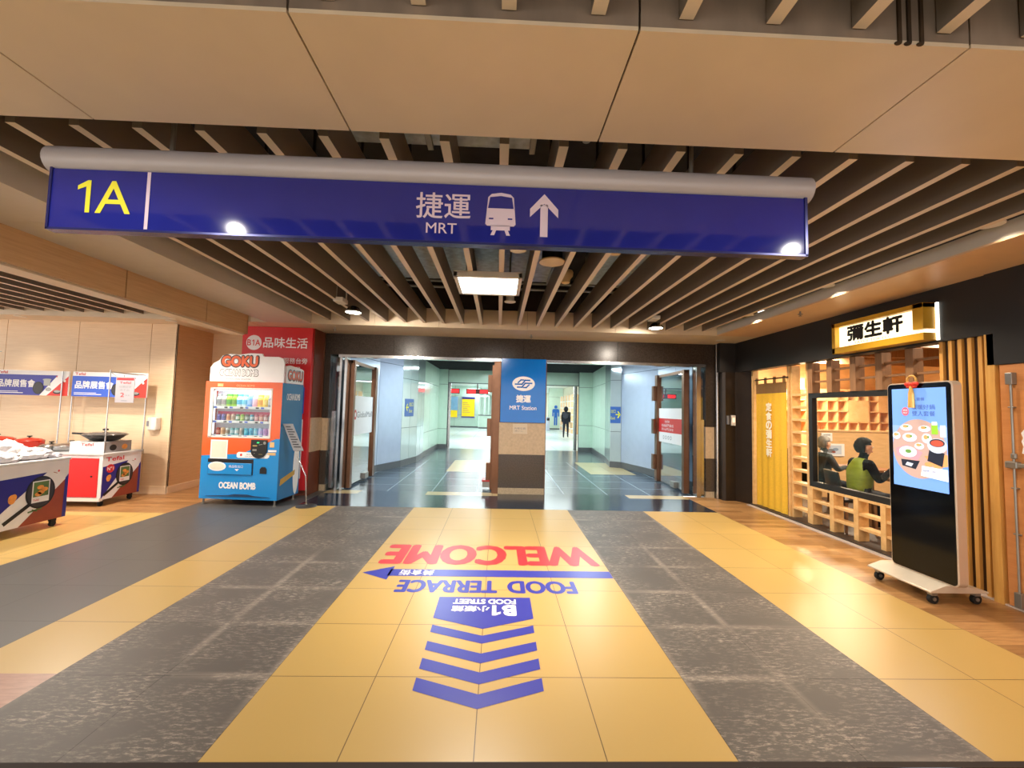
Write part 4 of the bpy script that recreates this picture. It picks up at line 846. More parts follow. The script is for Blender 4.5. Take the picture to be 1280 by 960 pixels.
# nearest cart: printed face towards +X
t = cart('nearest promotion cart at the left edge, printed with a frying pan', -5.95, -5.3, 4.0, 5.58, .80, [(-5.35, 5.48), (-5.9, 5.48), (-5.35, 4.1), (-5.9, 4.1)])
f = cart_face(Flat((-5.298, 4.0, .1), (0, 1, 0), (0, 0, 1)), 1.58, .70)
f.text('界', .62, .36, .78, .51, 0, 4, .02); f.text('生', .64, .19, .79, .33, 0, 4, .02); f.text('世', .4, .34, .56, .48, 0, 4, .02)
f.build('printed_wrap', cm, t)
# second cart: red sliding door to the camera, printed face to +X
t = cart('second promotion cart with a red sliding door, under the right banner', -6.88, -5.67, 6.46, 7.12, .74, [(-5.74, 6.54), (-6.8, 6.54), (-5.74, 7.04), (-6.8, 7.04)])
b = MB(); b.box(-6.8, -5.72, 6.44, 6.465, .14, .70); dr = b.build('sliding_door', [mat('red_enamel', (214, 24, 26), .35, noise=.03)], t, bevel=.003)
b = MB(); b.cyl((-5.8, 6.43, .44), (-5.8, 6.445, .44), .012, n=12); b.build('finger_pull', [black_plastic], dr)
b = MB(); b.box(-6.88, -5.67, 6.44, 6.5, .08, .13); b.build('bottom_rail', [off_white], t)
f = cart_face(Flat((-5.668, 6.46, .1), (0, 1, 0), (0, 0, 1)), .66, .64); f.text('Tefal', .04, .55, .34, .61, 5, 4, .03); f.disc(.12, .44, .07, .062, 5, 4); f.text('N°1', .07, .415, .17, .465, 0, 5, .03); f.build('printed_wrap', cm, t)
f = Flat((-5.72, 6.455, .1), (1, 0, 0), (0, 0, 1)); f.rect(0, .02, .05, .64, 0, 1); f.build('wrap_edge', [cloth_white], t)
fr = MB()
for x, y in ((-5.70, 6.50), (-5.69, 7.155), (-6.86, 7.155)): fr.cyl((x, y, .77), (x, y, 2.0), .008, n=8)
fr.cyl((-5.70, 6.5, 1.97), (-5.69, 7.155, 1.97), .007, n=8); fr.cyl((-6.86, 7.155, 1.9), (-5.69, 7.155, 1.9), .007, n=8)
fr.box(-6.88, -5.67, 7.12, 7.17, .70, .77); fr.build('pole_frame', [chrome], t)
# third cart, mostly hidden behind the nearest one
t = cart('long display counter of pots behind the nearest cart', -8.5, -6.95, 6.5, 7.12, .76, [(-7.03, 6.6), (-8.4, 6.6), (-7.03, 7.05), (-8.4, 7.05)])
fr = MB()
for x in (-8.2, -6.98): fr.cyl((x, 7.1, .78), (x, 7.1, 2.0), .009, n=8)
fr.build('pole_frame', [chrome], t)
def banner(label, x0, x1, blue, y):
    t = thing('promotion_banner', label, 'banner', ((x0+x1)/2, y, 1.6)); b = MB(); b.box(x0, x1, y, y+.025, 1.6, 2.0); b.build('banner_board', [pure_white], t, bevel=.003)
    b = MB()
    for x in (x0+.05, x1-.05): b.box(x-.015, x+.015, y+.02, y+.05, 1.7, 1.74)
    b.build('clip', [steel_grey], t)
    f = Flat((x0, y, 1.6), (1, 0, 0), (0, 0, 1)); L = x1-x0
    f.rect(.0, .0, L, .33, 0, 1); f.poly([(L*.62, 0), (L, 0), (L, .33), (L*.85, .33)], 1, 2); f.poly([(L*.72, 0), (L, 0), (L, .32)], 2, 3)
    f.text('Tefal', .04, .345, .2, .385, 3, 2, .03); f.text('品牌展售會', .05, .13, L*.55, .25, 1, 3, .04); f.rect(.04, .03, L*.4, .042, 1, 3); f.rect(.04, .055, L*.33, .064, 1, 3)
    f.disc(L*.6, .12, .085, .1, 4, 4, 30); f.disc(L*.6, .12, .07, .085, 5, 5, 30); f.rect(L*.67, .16, L*.76, .25, 6, 4); f.disc(L*.715, .255, .07, .018, 6, 5); f.disc(L*.74, .1, .045, .03, 6, 4); f.disc(L*.86, .06, .065, .032, 4, 4); f.disc(L*.86, .07, .05, .02, 6, 5)
    f.disc(L*.95, .24, .018, .02, 1, 4); f.disc(L*.84, .31, .012, .012, 3, 4)
    f.build('banner_print', [blue, pure_white, orange_red, red_print, black_print, MATS['pan_coating'], steel_grey], t)
banner('right promotion banner with bright blue field above the red cart', -6.84, -5.66, bright_blue, 7.12)
banner('left promotion banner with violet blue field above the counter', -8.06, -6.90, blue_print, 7.12)
def price_board(label, x0, x1, y, z0, z1, hook, cut):
    t = thing('price_board', label, 'price sign', ((x0+x1)/2, y, z0)); b = MB(); b.box(x0, x1, y, y+.008, z0, z1); b.build('board', [mat('pale_grey_board', (150, 146, 152), .5)], t)
    b = MB()
    for a, c in hook: b.cyl(a, c, .005, n=6)
    b.build('hook', [steel_grey], t)
    f = Flat((x0, y, z0), (1, 0, 0), (0, 0, 1)); W = x1-x0; Hh = z1-z0
    f.rect(.01, Hh*.87, W-.01, Hh*.97, 0, 1); f.text('Tefal', W*.2, Hh*.74, W*.8, Hh*.82, 0, 1, .03)
    f.text('任購結帳' if not cut else '不沾鍋', W*.18, Hh*.58, W*.85, Hh*.66, 1, 1); f.text('滿千品', W*.22, Hh*.45, W*.75, Hh*.53, 1, 1); f.text('2', W*.28, Hh*.22, W*.48, Hh*.38, 0, 1, .02); f.text('折起', W*.55, Hh*.25, W*.8, Hh*.32, 1, 1); f.rect(W*.35, Hh*.06, W*.65, Hh*.09, 1, 1)
    f.build('lettering', [red_print, grey_print], t)
price_board('small grey price sign hanging in front of the right banner', -5.61, -5.34, 6.50, 1.52, 1.90, [((-5.6, 6.505, 1.9), (-5.70, 6.505, 1.97)), ((-5.5, 6.505, 1.9), (-5.5, 6.505, 1.93)), ((-5.72, 6.505, 1.97), (-5.3, 6.505, 1.93))], False)
price_board('grey price sign cut off at the left edge of the photo', -6.62, -6.29, 5.5, 1.6, 2.06, [((-6.5, 5.505, 2.06), (-6.5, 5.505, 2.12)), ((-6.7, 5.505, 2.12), (-6.16, 5.505, 2.13)), ((-6.7, 5.505, .83), (-6.7, 5.505, 2.12))], True)
# cookware on the carts
t = thing('cookware_box', 'low white carton with red lettering under the wok', 'box', (-5.93, 6.66, .77)); b = MB(); b.box(-6.22, -5.72, 6.52, 6.98, .77, .93); b.build('carton', [pure_white], t, bevel=.004)
f = Flat((-6.22, 6.52, .77), (1, 0, 0), (0, 0, 1)); f.text('Tefal', .16, .10, .34, .14, 0, 1, .02); f.build('lettering', [red_print], t)
f = Flat((-5.72, 6.52, .77), (0, 1, 0), (0, 0, 1)); f.rect(0, 0, .46, .16, 0, 1); f.disc(.14, .07, .06, .045, 1, 2); f.disc(.34, .07, .05, .04, 2, 2); f.build('side_print', [mat('mid_grey_print', (150, 146, 146), .5), black_print, orange_print], t)
def wok(label, x, y, z):
    t = thing('lidded_wok', label, 'wok', (x, y, z)); b = MB(); b.lathe([(.10, 0), (.17, .02), (.24, .075), (.27, .10), (.275, .10)], (x, y, z), 32); b.build('pan', [mat('black_nonstick', (32, 30, 30), .35, .3)], t, smooth=50)
    b = MB(); b.lathe([(.262, .10), (.25, .115), (.15, .135), (.03, .14)], (x, y, z), 32); ld = b.build('lid', [mat('smoked_lid', (110, 104, 100), .15, .4)], t, smooth=50)
    b = MB(); b.lathe([(.015, .14), (.015, .155), (.035, .16), (.035, .185), (.02, .19)], (x, y, z), 16); b.build('knob', [black_plastic], ld, smooth=50)
    b = MB(); b.prism([(0, 0), (.22, .01), (.22, .035), (0, .03)], (x-.26, y-.02, z+.085), (-1, 0, 0), (0, 0, 1), (0, .035, 0)); b.build('handle', [black_plastic], t, bevel=.006)
wok('black lidded wok with long handle on the white carton', -5.90, 6.72, .93)
def pot(label, x, y, z, r, h, m, lid=True):
    t = thing('cooking_pot', label, 'pot', (x, y, z)); b = MB(); b.lathe([(r*.9, 0), (r, .02), (r, h), (r*1.04, h+.006)], (x, y, z), 24); b.build('pot_body', [m], t, smooth=50)
    b = MB()
    for s in (-1, 1): b.box(x+s*r-.03, x+s*r+.03, y-.03, y+.03, h*.8+z-.01, h*.8+z+.01)
    b.build('handle', [m], t, bevel=.005)
    if lid:
        b = MB(); b.lathe([(r*1.02, h+.006), (r*.8, h+.03), (.03, h+.05)], (x, y, z), 24); ld = b.build('lid', [m if m != chrome else chrome], t, smooth=50); b = MB(); b.lathe([(.012, h+.05), (.012, h+.06), (.03, h+.065), (.03, h+.08)], (x, y, z), 12); b.build('knob', [black_plastic], ld)
redm = mat('red_enamel_pot', (196, 52, 36), .25, noise=.04)
pot('low red casserole with red lid on the counter at the far left', -7.62, 6.85, .79, .19, .12, redm)
pot('second low red casserole just right of the first on the counter', -7.2, 6.9, .79, .17, .10, redm)
pot('steel pot with shiny domed lid beside the white carton', -6.46, 6.8, .77, .2, .07, chrome)
pot('shallow steel pan with lid right of the red casseroles', -6.76, 6.8, .77, .15, .05, chrome)
def bundle(label, x, y, z, r, seed, m):
    rnd = random.Random(seed); b = MB(); b.ell((x, y, z+r[2]*.8), r, 20, 12)
    for i, p in enumerate(b.v):
        k = 1+rnd.uniform(-.16, .16); q = Vector((x, y, z+r[2]*.8))+(p-Vector((x, y, z+r[2]*.8)))*k; q.z = max(q.z, z); b.v[i] = q
    tag(b.build('wrapped_bundle', [m]), label, 'wrapped item', 'plastic wrapped goods on the nearest cart')
wrap = mat('crinkled_white_plastic', (236, 234, 236), .2, noise=.15, nscale=14, bump=.6)
wrap2 = mat('greyish_clear_plastic', (190, 188, 196), .2, noise=.3, nscale=18, bump=.6)
for i, (x, y, r, lab, mm) in enumerate(((-5.48, 5.3, (.13, .2, .075), 'flat white plastic wrapped item at the right end of the nearest cart', wrap), (-5.62, 5.1, (.17, .2, .13), 'tallest white plastic wrapped item on the nearest cart', wrap), (-5.42, 4.95, (.1, .16, .06), 'small white wrapped item along the printed edge of the nearest cart', wrap), (-5.75, 5.35, (.14, .16, .09), 'greyish wrapped item behind the white ones on the nearest cart', wrap2), (-5.6, 4.65, (.17, .2, .11), 'white wrapped item cut by the left photo edge', wrap2), (-5.4, 5.48, (.07, .08, .035), 'small crumpled wrapper on the corner of the nearest cart', wrap2))):
    bundle(lab, x, y, .83, r, i, mm)
t = thing('soap_dispenser', 'white wall dispenser with dark button near the wall corner', 'dispenser', (-5.72, 7.4, 1.06)); b = MB(); b.box(-5.79, -5.64, 7.34, 7.448, 1.06, 1.28); b.build('dispenser_body', [off_white], t, bevel=.02)
b = MB(); b.box(-5.80, -5.76, 7.335, 7.4, 1.13, 1.22); b.build('push_button', [grey_print], t, bevel=.006)

# ================================================================== RESTAURANT FRONT (plane X = 4.6, facing -X)
FX = 4.6
t = thing('shop_sign', 'lit gold box sign with black Chinese lettering over the restaurant', 'sign', (4.38, 4.66, 2.36))
b = MB(); Y0, Y1, Z0, Z1 = 4.09, 5.26, 2.36, 2.74; xf = 4.3
b.box(xf, 4.45, Y0, Y1, Z0, Z0+.075); b.box(xf, 4.45, Y0, Y1, Z1-.05, Z1); b.box(xf, 4.45, Y1-.05, Y1, Z0, Z1); b.box(xf, 4.45, Y0, Y0+.11, Z0+.115, Z1)
b.build('sign_frame', [gold], t, bevel=.004)
b = MB(); b.box(xf+.06, 4.449, Y0+.02, Y1-.05, Z0+.075, Z1-.05); b.build('light_box', [mat('warm_light_box', (255, 244, 205), .5, emit=1.7, noise=0)], t)
for bb in ((4.43, 4.45, Y0-.02, Y0, Z0, Z1), (xf+.02, xf+.045, Y1-.14, Y1-.12, Z0+.1, Z1-.08)): MB().box(*bb).build('edge_tube', [mat('white_edge_tube', (255, 252, 240), .5, emit=3, noise=0)], t)
f = Flat((xf+.045, Y1-.05, Z0), (0, -1, 0), (0, 0, 1), .004)
f.text('彌生軒', .15, .14, .86, .315, 0, 1, .07); f.text('YAYOI TOKYO', .24, .09, .7, .12, 1, 1, .004)
f.build('lettering', [black_print, mat('brown_print', (110, 84, 40), .5)], t)

# noren curtain
t = thing('shop_curtain', 'mustard yellow door curtain with white vertical Chinese lettering', 'curtain', (FX, 6.92, .03))
b = MB(); n = 24; y1, y0 = 7.30, 6.52
def strip(z0, z1, m, amp=.012, dx=0):
    vs = []; fs = []
    for i in range(n+1):
        y = y0+(y1-y0)*i/n
        for j in range(5):
            z = z0+(z1-z0)*j/4; vs.append((FX-.03+dx+amp*math.sin(i*1.3)*(1-j/5), y, z))
    for i in range(n):
        for j in range(4): k = i*5+j; fs.append((k, k+1, k+6, k+5))
    b.add(vs, fs, m); vs2 = [(x+.004, y, z) for x, y, z in vs]; b.add(vs2, [tuple(reversed(q)) for q in fs], m)
strip(.04, 1.93, 0); strip(1.93, 2.1, 1, .006)
for k in range(4): yy = y0+.02+k*.235; b.box(FX-.04, FX-.025, yy, yy+.055, 2.09, 2.2, 1)
b.build('cloth', [noren_yellow, noren_brown], t, smooth=60)
b = MB(); b.cyl((FX-.033, 6.48, 2.17), (FX-.033, 7.36, 2.17), .012, n=10); b.build('rod', [black_metal], t)
f = Flat((FX-.05, 6.99, .9), (0, -1, 0), (0, 0, 1))
for k, ch in enumerate('定食の彌生軒'): f.text(ch, -.01, .74-k*.15, .13, .87-k*.15, 0, 1, .07)
f.build('lettering', [mat('cream_lettering', (252, 244, 220), .7)], t)
b = MB(); b.box(FX-.07, FX+.02, 7.32, 7.37, 0, 2.34, 0); b.box(FX-.02, FX+.06, 6.48, 6.52, 0, 2.34, 0); struct(b.build('trim_10', [pine]))

# ladder grid beside the curtain and railing lattice below the window
t = thing('lattice_screen', 'pale timber ladder screen between the yellow curtain and the window', 'screen', (FX, 6.28, 0))
b = MB(); b.box(FX, FX+.14, 6.10, 6.14, .03, 2.34); b.box(FX, FX+.14, 6.44, 6.47, .03, 2.34); b.build('post', [pine], t, bevel=.003)
for z in [.16+.19*k for k in range(10)]:
    b = MB(); b.box(FX, FX+.14, 6.14, 6.44, z, z+.035); b.build('rung', [pine], t, bevel=.002)
t = thing('lattice_railing', 'low pale timber lattice railing below the black framed window', 'railing', (FX, 5, 0))
for y in (6.06, 5.68, 5.29, 4.91, 4.53, 4.15):
    b = MB(); b.box(FX-.01, FX+.13, y-.035, y+.035, .03, .56); b.build('post', [pine], t, bevel=.003)
for z in (.175, .345, .53):
    b = MB(); b.box(FX, FX+.12, 4.12, 6.08, z, z+.035); b.build('rail', [pine], t, bevel=.002)
b = MB(); b.box(FX, FX+.07, 4.0, 6.09, .565, .64); b.box(FX, FX+.07, 4.0, 6.09, 1.83, 1.90); b.box(FX, FX+.07, 6.02, 6.09, .64, 1.83); b.box(FX, FX+.07, 4.0, 4.06, .64, 1.83)
o = struct(b.build('window_3', [black_metal])); b = MB(); b.box(FX+.03, FX+.036, 4.06, 6.02, .64, 1.83); b.build('pane', [clear], o)
t = thing('transom_grid', 'brown timber posts with thin rails above the restaurant window', 'screen', (FX, 5.2, 1.9))
for y in (6.03, 5.67, 5.28, 4.91, 4.53, 4.16):
    b = MB(); b.box(FX-.02, FX+.1, y-.045, y+.045, 1.9, 2.34); b.build('post', [brown_post], t, bevel=.003)
for z in (2.05, 2.2):
    b = MB(); b.box(FX+.02, FX+.06, 4.0, 6.09, z, z+.025); b.build('rail', [brown_post], t)
# slatted wall right of the window
b = MB(); b.box(4.5, 4.56, 3.68, 4.12, 0, 2.34, 1)
for k in range(5): y = 4.10-k*.086; b.box(4.465, 4.5, y-.035, y, 0, 2.34, 0)
struct(b.build('wall_right_slats', [slat_wood, slat_back], bevel=.003))
b = MB(); b.box(4.43, 4.5, 3.60, 3.675, 0, 2.34, 0); struct(b.build('trim_11', [slat_wood], bevel=.003))
# orange door with vertical bolt bar
t = struct(MB().box(4.44, 4.465, 2.0, 3.57, .02, 2.05, 0).build('door_4', [orange_door]))
b = MB(); b.tube([(4.415, 3.475, .1), (4.415, 3.475, 1.98)], .009, m=0)
for z in (.62, 1.0, 1.68): b.box(4.41, 4.442, 3.46, 3.50, z, z+.012, 0)
b.box(4.395, 4.442, 3.45, 3.50, .03, .15, 1); b.box(4.395, 4.442, 3.45, 3.50, 1.88, 1.98, 1); b.build('bolt_bar', [steel_grey, steel_grey], t, bevel=.003)
b = MB(); b.box(4.395, 4.442, 3.44, 3.53, 1.17, 1.23); b.box(4.40, 4.42, 2.6, 3.46, 1.18, 1.22); b.box(4.40, 4.425, 3.45, 3.49, 1.25, 1.30); b.build('push_bar', [steel_grey], t, bevel=.01)
f = Flat((4.44, 3.435, 1.3), (0, -1, 0), (0, 0, 1)); f.poly([(0, .0), (.14, 0), (.14, .2), (.02, .2), (0, .17), (.012, .13), (0, .1), (.012, .06)], 0, 2); f.text('歡迎光臨', .02, .14, .12, .175, 1, 3); f.text('請推門', .02, .08, .12, .115, 1, 3); f.text('謝謝', .02, .02, .1, .055, 1, 3); f.build('door_sticker', [pure_white, black_print], t)
# card reader on the bronze pier
t = thing('card_reader', 'small white card reader on the dark bronze pier', 'card reader', (4.37, 7.69, 1.36)); b = MB(); b.box(4.335, 4.41, 7.665, 7.70, 1.36, 1.55, 0); b.build('reader_body', [off_white], t, bevel=.006)
b = MB(); b.box(4.35, 4.395, 7.66, 7.666, 1.42, 1.5); b.build('reader_lamp', [mat('reader_glow', (255, 210, 180), .5, emit=1.2, noise=0)], t)
b = MB(); b.box(4.255, 4.295, 7.67, 7.70, 1.38, 1.54); tag(b.build('key_switch', [grey_print], bevel=.004), 'narrow grey switch plate left of the card reader', 'switch')

# ================================================================== digital kiosk
KX, KY0, KY1 = 3.93, 3.50, 4.11
def rrect(y0, y1, z0, z1, r, n=5):
    P = []
    for cy, cz, a0 in ((y1-r, z0+r, -PI/2), (y1-r, z1-r, 0), (y0+r, z1-r, PI/2), (y0+r, z0+r, PI)):
        for i in range(n+1): a = a0+PI/2*i/n; P.append((cy+r*math.cos(a), cz+r*math.sin(a)))
    return P
t = thing('digital_kiosk', 'tall black digital kiosk with lit food menu screen on wheels', 'kiosk', (4.0, 3.8, 0))
b = MB(); b.prism(rrect(KY0, KY1, .165, 1.905, .045), (KX, 0, 0), (0, 1, 0), (0, 0, 1), (.085, 0, 0)); b.build('casing', [kiosk_frame], t, bevel=.006)
b = MB(); b.prism(rrect(KY0+.012, KY1-.012, .177, 1.893, .035), (KX-.004, 0, 0), (0, 1, 0), (0, 0, 1), (.006, 0, 0)); b.build('front_glass', [black_glass], t)
b = MB(); b.prism([(3.76, .10), (3.76, .115), (3.9, .165), (4.05, .165), (4.27, .115), (4.27, .10)], (0, 3.575, 0), (1, 0, 0), (0, 0, 1), (0, .62, 0)); b.build('base_plate', [mat('pale_base_metal', (214, 204, 186), .3, .3)], t, bevel=.004)
for x, y in ((3.82, 3.62), (3.82, 4.13), (4.2, 3.62), (4.2, 4.13)):
    q = MB(); q.cyl((x, y-.015, .04), (x, y+.015, .04), .04, n=16, m=0); q.cyl((x, y-.02, .04), (x, y+.02, .04), .016, n=10, m=1); q.box(x-.025, x+.025, y-.022, y+.022, .07, .1, 1); q.build('caster', [black_rubber, steel_grey], t)
f = Flat((KX-.0045, KY1-.055, .935), (0, -1, 0), (0, 0, 1), .0006); SW, SH = .505, .915
def em(n, c, e=.6): return mat('screen_'+n, c, .3, emit=e, noise=0)
sm = [em('sky', (120, 170, 246)), em('indigo', (70, 90, 150), .7), em('rose', (236, 110, 130)), em('white', (240, 244, 252)), em('table', (196, 168, 160)), em('green', (150, 206, 60)), em('dark', (40, 44, 60), .5), em('food', (232, 170, 110)), em('plate', (206, 218, 238)), em('pink', (238, 160, 176)), em('leaf', (110, 160, 80)), em('soup', (210, 90, 70)), em('pale', (150, 186, 246))]
f.rect(0, 0, SW, SH, 0, 1); f.rect(0, SH*.35, SW, SH*.62, 12, 2)
f.disc(.25, .36, .25, .27, 4, 3, 40); f.rect(0, 0, SW, .09, 0, 4)
f.text('二人套餐', .17, .80, .32, .83, 1, 5); f.text('暖暖好鍋', .2, .72, .41, .765, 1, 5); f.text('雙人套餐', .2, .66, .41, .705, 1, 5); f.disc(.135, .70, .035, .04, 2, 5); f.text('期間', .115, .705, .155, .72, 3, 6); f.text('限定', .115, .68, .155, .695, 3, 6)
for x, y, rx, ry in ((.14, .55, .06, .03), (.31, .545, .055, .03), (.17, .46, .07, .042), (.33, .46, .045, .045), (.26, .385, .045, .03), (.04, .47, .04, .035)):
    f.disc(x, y, rx, ry, 8, 5); f.disc(x, y+.006, rx*.75, ry*.7, 3, 6); f.disc(x-.008, y+.01, rx*.45, ry*.45, 7, 7); f.disc(x+.015, y+.012, rx*.2, ry*.25, 10, 8)
f.rect(.375, .5, .43, .6, 5, 6); f.rect(.38, .58, .425, .61, 3, 7); f.rect(.45, .48, .495, .58, 3, 6)
f.poly([(.3, .3), (.4, .2), (.505, .23), (.505, .33)], 7, 5); f.poly([(.33, .26), (.46, .22), (.48, .34), (.35, .36)], 6, 6); f.disc(.42, .4, .085, .065, 8, 7); f.disc(.42, .425, .065, .035, 6, 8); f.disc(.42, .422, .055, .028, 11, 9)
f.poly([(.04, .28), (.24, .25), (.29, .33), (.14, .39), (.03, .35)], 9, 5); f.disc(.15, .325, .085, .05, 3, 6); f.disc(.155, .33, .03, .018, 10, 7); f.poly([(.09, .19), (.22, .17), (.26, .25), (.08, .25)], 6, 4); f.poly([(.12, .2), (.18, .19), (.2, .22), (.14, .23)], 8, 5)
f.poly([(.27, .12), (.505, .10), (.505, .2), (.28, .21)], 3, 8); f.text('特價 599', .29, .155, .4, .18, 1, 9); f.disc(.34, .23, .035, .02, 7, 7)
f.build('lit_screen', sm, t)
lamp_obj('screen_glow', 'AREA', (KX-.03, 3.8, 1.4), 4, (.7, .82, 1), .45, .8, parent=t, aim=(0, 3.8, 1.4))
t = thing('festive_knot', 'red and gold knotted tassel hung on top of the kiosk', 'decoration', (3.905, 3.835, 1.68))
b = MB()
for i in range(20):
    a = 2*PI*i/20; c = 2*PI*(i+1)/20; b.cyl((3.908, 3.835+.042*math.cos(a), 1.925+.042*math.sin(a)), (3.908, 3.835+.042*math.cos(c), 1.925+.042*math.sin(c)), .009, n=8)
b.build('straw_ring', [mat('straw_gold', (214, 166, 84), .7, noise=.2, nscale=60)], t, smooth=60)
b = MB(); b.ell((3.905, 3.835, 1.885), (.02, .02, .02)); b.ell((3.905, 3.87, 1.89), (.014, .035, .022)); b.ell((3.905, 3.80, 1.89), (.014, .035, .022)); b.ell((3.905, 3.86, 1.865), (.012, .028, .014)); b.ell((3.905, 3.81, 1.865), (.012, .028, .014)); b.build('red_bow', [mat('red_cord', (224, 56, 36), .6, noise=.15, nscale=50)], t, smooth=60)
b = MB(); b.lathe([(.026, 1.67), (.022, 1.8), (.012, 1.86), (.008, 1.875)], (3.9, 3.835, 0), 16); b.build('tassel', [mat('gold_thread', (226, 176, 92), .7, noise=.3, nscale=90, stretch=(4, 4, .2))], t, smooth=60)

# ================================================================== RESTAURANT INTERIOR
for x, y, p in ((5.6, 4.2, 70), (6.2, 6.2, 90), (7.6, 6.4, 160), (7.2, 8.9, 220)): lamp_obj('dining_lamp', 'AREA', (x, y, 2.86), p, (1, .83, .62), .5, .5)
# cubby wall
t = thing('cubby_shelf', 'pale timber wall of square cubbies behind the diners', 'shelf', (7.6, 9.9, 1.15))
b = MB(); cw = .25; x0, z0 = 6.0, 1.2; nx, nz = 15, 4
for i in range(nx+1): b.box(x0+i*cw-.012, x0+i*cw+.012, 9.72, 9.95, z0, z0+nz*cw)
for j in range(nz+1): b.box(x0-.012, x0+nx*cw+.012, 9.72, 9.95, z0+j*cw-.012, z0+j*cw+.012)
b.box(x0, x0+nx*cw, 9.93, 10.05, z0, z0+nz*cw); b.build('cubby_grid', [shop_wood], t)
for i, j, wd, h in ((0, 2, 2, 2), (2, 1, 1, 1), (5, 1, 1, 1), (9, 1, 2, 2), (0, 1, 1, 1), (12, 2, 2, 2), (3, 3, 1, 1), (6, 3, 2, 1)):
    b = MB(); b.box(x0+i*cw+.012, x0+(i+wd)*cw-.012, 9.718, 9.74, z0+j*cw+.012, z0+(j+h)*cw-.012); b.build('front_panel', [shop_wood], t)
b = MB(); b.box(5.6, 10, 9.55, 9.98, .0, 1.1); b.box(5.6, 10, 9.55, 10, 1.1, 1.16); tag(b.build('bench_back', [shop_wall]), 'timber bench back along the rear restaurant wall', 'bench')
for k in range(3):
    x = 7.35+k*.42; b = MB(); b.box(x, x+.36, 9.50, 9.55, .80, .98); tag(b.build('seat_cushion', [black_plastic], bevel=.02), 'black back cushion on the rear bench, %s from the left' % ORD[k], 'cushion', 'black cushions on the rear bench')
for lab, x0_, z0_, w_, h_ in (('upper small white notice on the rear panel above the diners', 6.42, 1.09, .22, .16), ('larger white menu card behind the diners', 6.4, .80, .48, .24)):
    t = thing('menu_card', lab, 'menu card', (x0_, 8.2, z0_)); b = MB(); b.box(x0_, x0_+w_, 8.2, 8.21, z0_, z0_+h_); b.build('card', [pure_white], t)
    f = Flat((x0_, 8.2, z0_), (1, 0, 0), (0, 0, 1))
    if w_ < .3: f.rect(.04, h_-.05, w_-.04, h_-.035, 0, 1); f.rect(.04, .03, w_-.04, .04, 0, 1)
    else: f.rect(.06, .03, w_-.06, h_-.03, 1, 1); f.disc(.2, .1, .08, .04, 0, 2); f.disc(.3, .13, .06, .03, 2, 2); f.disc(.26, .08, .04, .02, 3, 3)
    f.build('card_print', [grey_print, mat('pale_blue_card', (190, 204, 224), .5), mat('dull_card_blue', (130, 150, 180), .5), brick_red], t)
b = MB(); b.box(6.2, 9.8, 8.22, 8.28, 0, 1.28); b.box(6.18, 9.8, 8.2, 8.3, 1.28, 1.31); tag(b.build('booth_partition', [shop_wall]), 'warm timber partition behind the diners table', 'partition')
t = thing('wall_lantern', 'glowing square wall lantern above the diners', 'lamp', (6.9, 9.6, 2.1)); b = MB(); b.box(6.8, 7.02, 9.45, 9.65, 2.18, 2.42); b.build('shade', [mat('lantern_glow', (255, 220, 150), .5, emit=5, noise=0)], t, bevel=.01)
b = MB(); b.box(6.78, 7.04, 9.43, 9.72, 2.42, 2.45); b.box(6.9, 6.92, 9.54, 9.56, 2.45, 2.72); b.build('bracket', [brown_post], t); lamp_obj('lantern_light', 'POINT', (6.9, 9.3, 2.1), 110, (1, .76, .45), .1, parent=t)
# dining table
t = thing('dining_table', 'dark dining table by the restaurant window', 'table', (5.75, 5.75, 0))
b = MB(); b.box(5.45, 6.2, 5.35, 6.2, .70, .74); b.build('table_top', [mat('table_brown', (120, 78, 48), .35, noise=.15, stretch=(6, 1, 1))], t, bevel=.006)
for x in (5.52, 6.1):
    for y in (5.44, 6.1): q = MB(); q.box(x-.025, x+.025, y-.025, y+.025, 0, .70); q.build('leg', [brown_post], t)
t = thing('dining_table', 'second dining table before the grey haired diner', 'table', (6.1, 7.0, 0))
b = MB(); b.box(5.8, 6.5, 6.6, 7.4, .70, .74); b.build('table_top', [MATS['table_brown']], t, bevel=.006)
for x in (5.87, 6.42):
    for y in (6.68, 7.32): q = MB(); q.box(x-.025, x+.025, y-.025, y+.025, 0, .70); q.build('leg', [brown_post], t)
for lab, x, y, r, c in (('dark bowl of food in front of the diner in green', 5.68, 5.86, .09, black_plastic), ('pale plate on the window table', 5.78, 6.02, .1, off_white), ('small cup on the window table', 5.6, 5.58, .035, off_white), ('white bowl before the grey haired diner', 5.98, 6.95, .08, off_white)):
    t = thing('bowl', lab, 'tableware', (x, y, .74)); b = MB(); b.lathe([(r*.5, 0), (r*.55, .008), (r*.95, .045), (r, .05)], (x, y, .74), 20); b.build('dish', [c], t, smooth=50)
    b = MB(); b.ell((x, y, .782), (r*.8, r*.8, .018), 14, 6); b.build('food', [orange_print], t, smooth=60)
def chair(label, x, y, rz):
    t = thing('dining_chair', label, 'chair', (x, y, 0), 'chairs in the restaurant', rz)
    b = MB(); b.box(-.21, .21, -.2, .22, .42, .46); b.build('seat', [black_plastic], t, local=True, bevel=.012)
    b = MB(); b.prism([(-.21, .0), (.21, .0), (.19, .36), (-.19, .36)], (0, -.22, .46), (1, 0, 0), (0, -.16, 1), (0, .03, .0)); b.build('backrest', [black_plastic], t, local=True, bevel=.01)
    for sx in (-.18, .18):
        for sy in (-.17, .18): q = MB(); q.cyl((sx, sy, 0), (sx*.95, sy*.95, .42), .016, .022, n=8); q.build('leg', [brown_post], t, local=True)
CH = -PI/2-.25
chair('black chair of the diner in the green vest', 4.99, 5.80, CH)
chair('black chair of the grey haired diner', 5.36, 6.95, -PI/2)
chair('black chair draped with a dark coat behind the ladder screen', 5.15, 7.45, -PI/2)
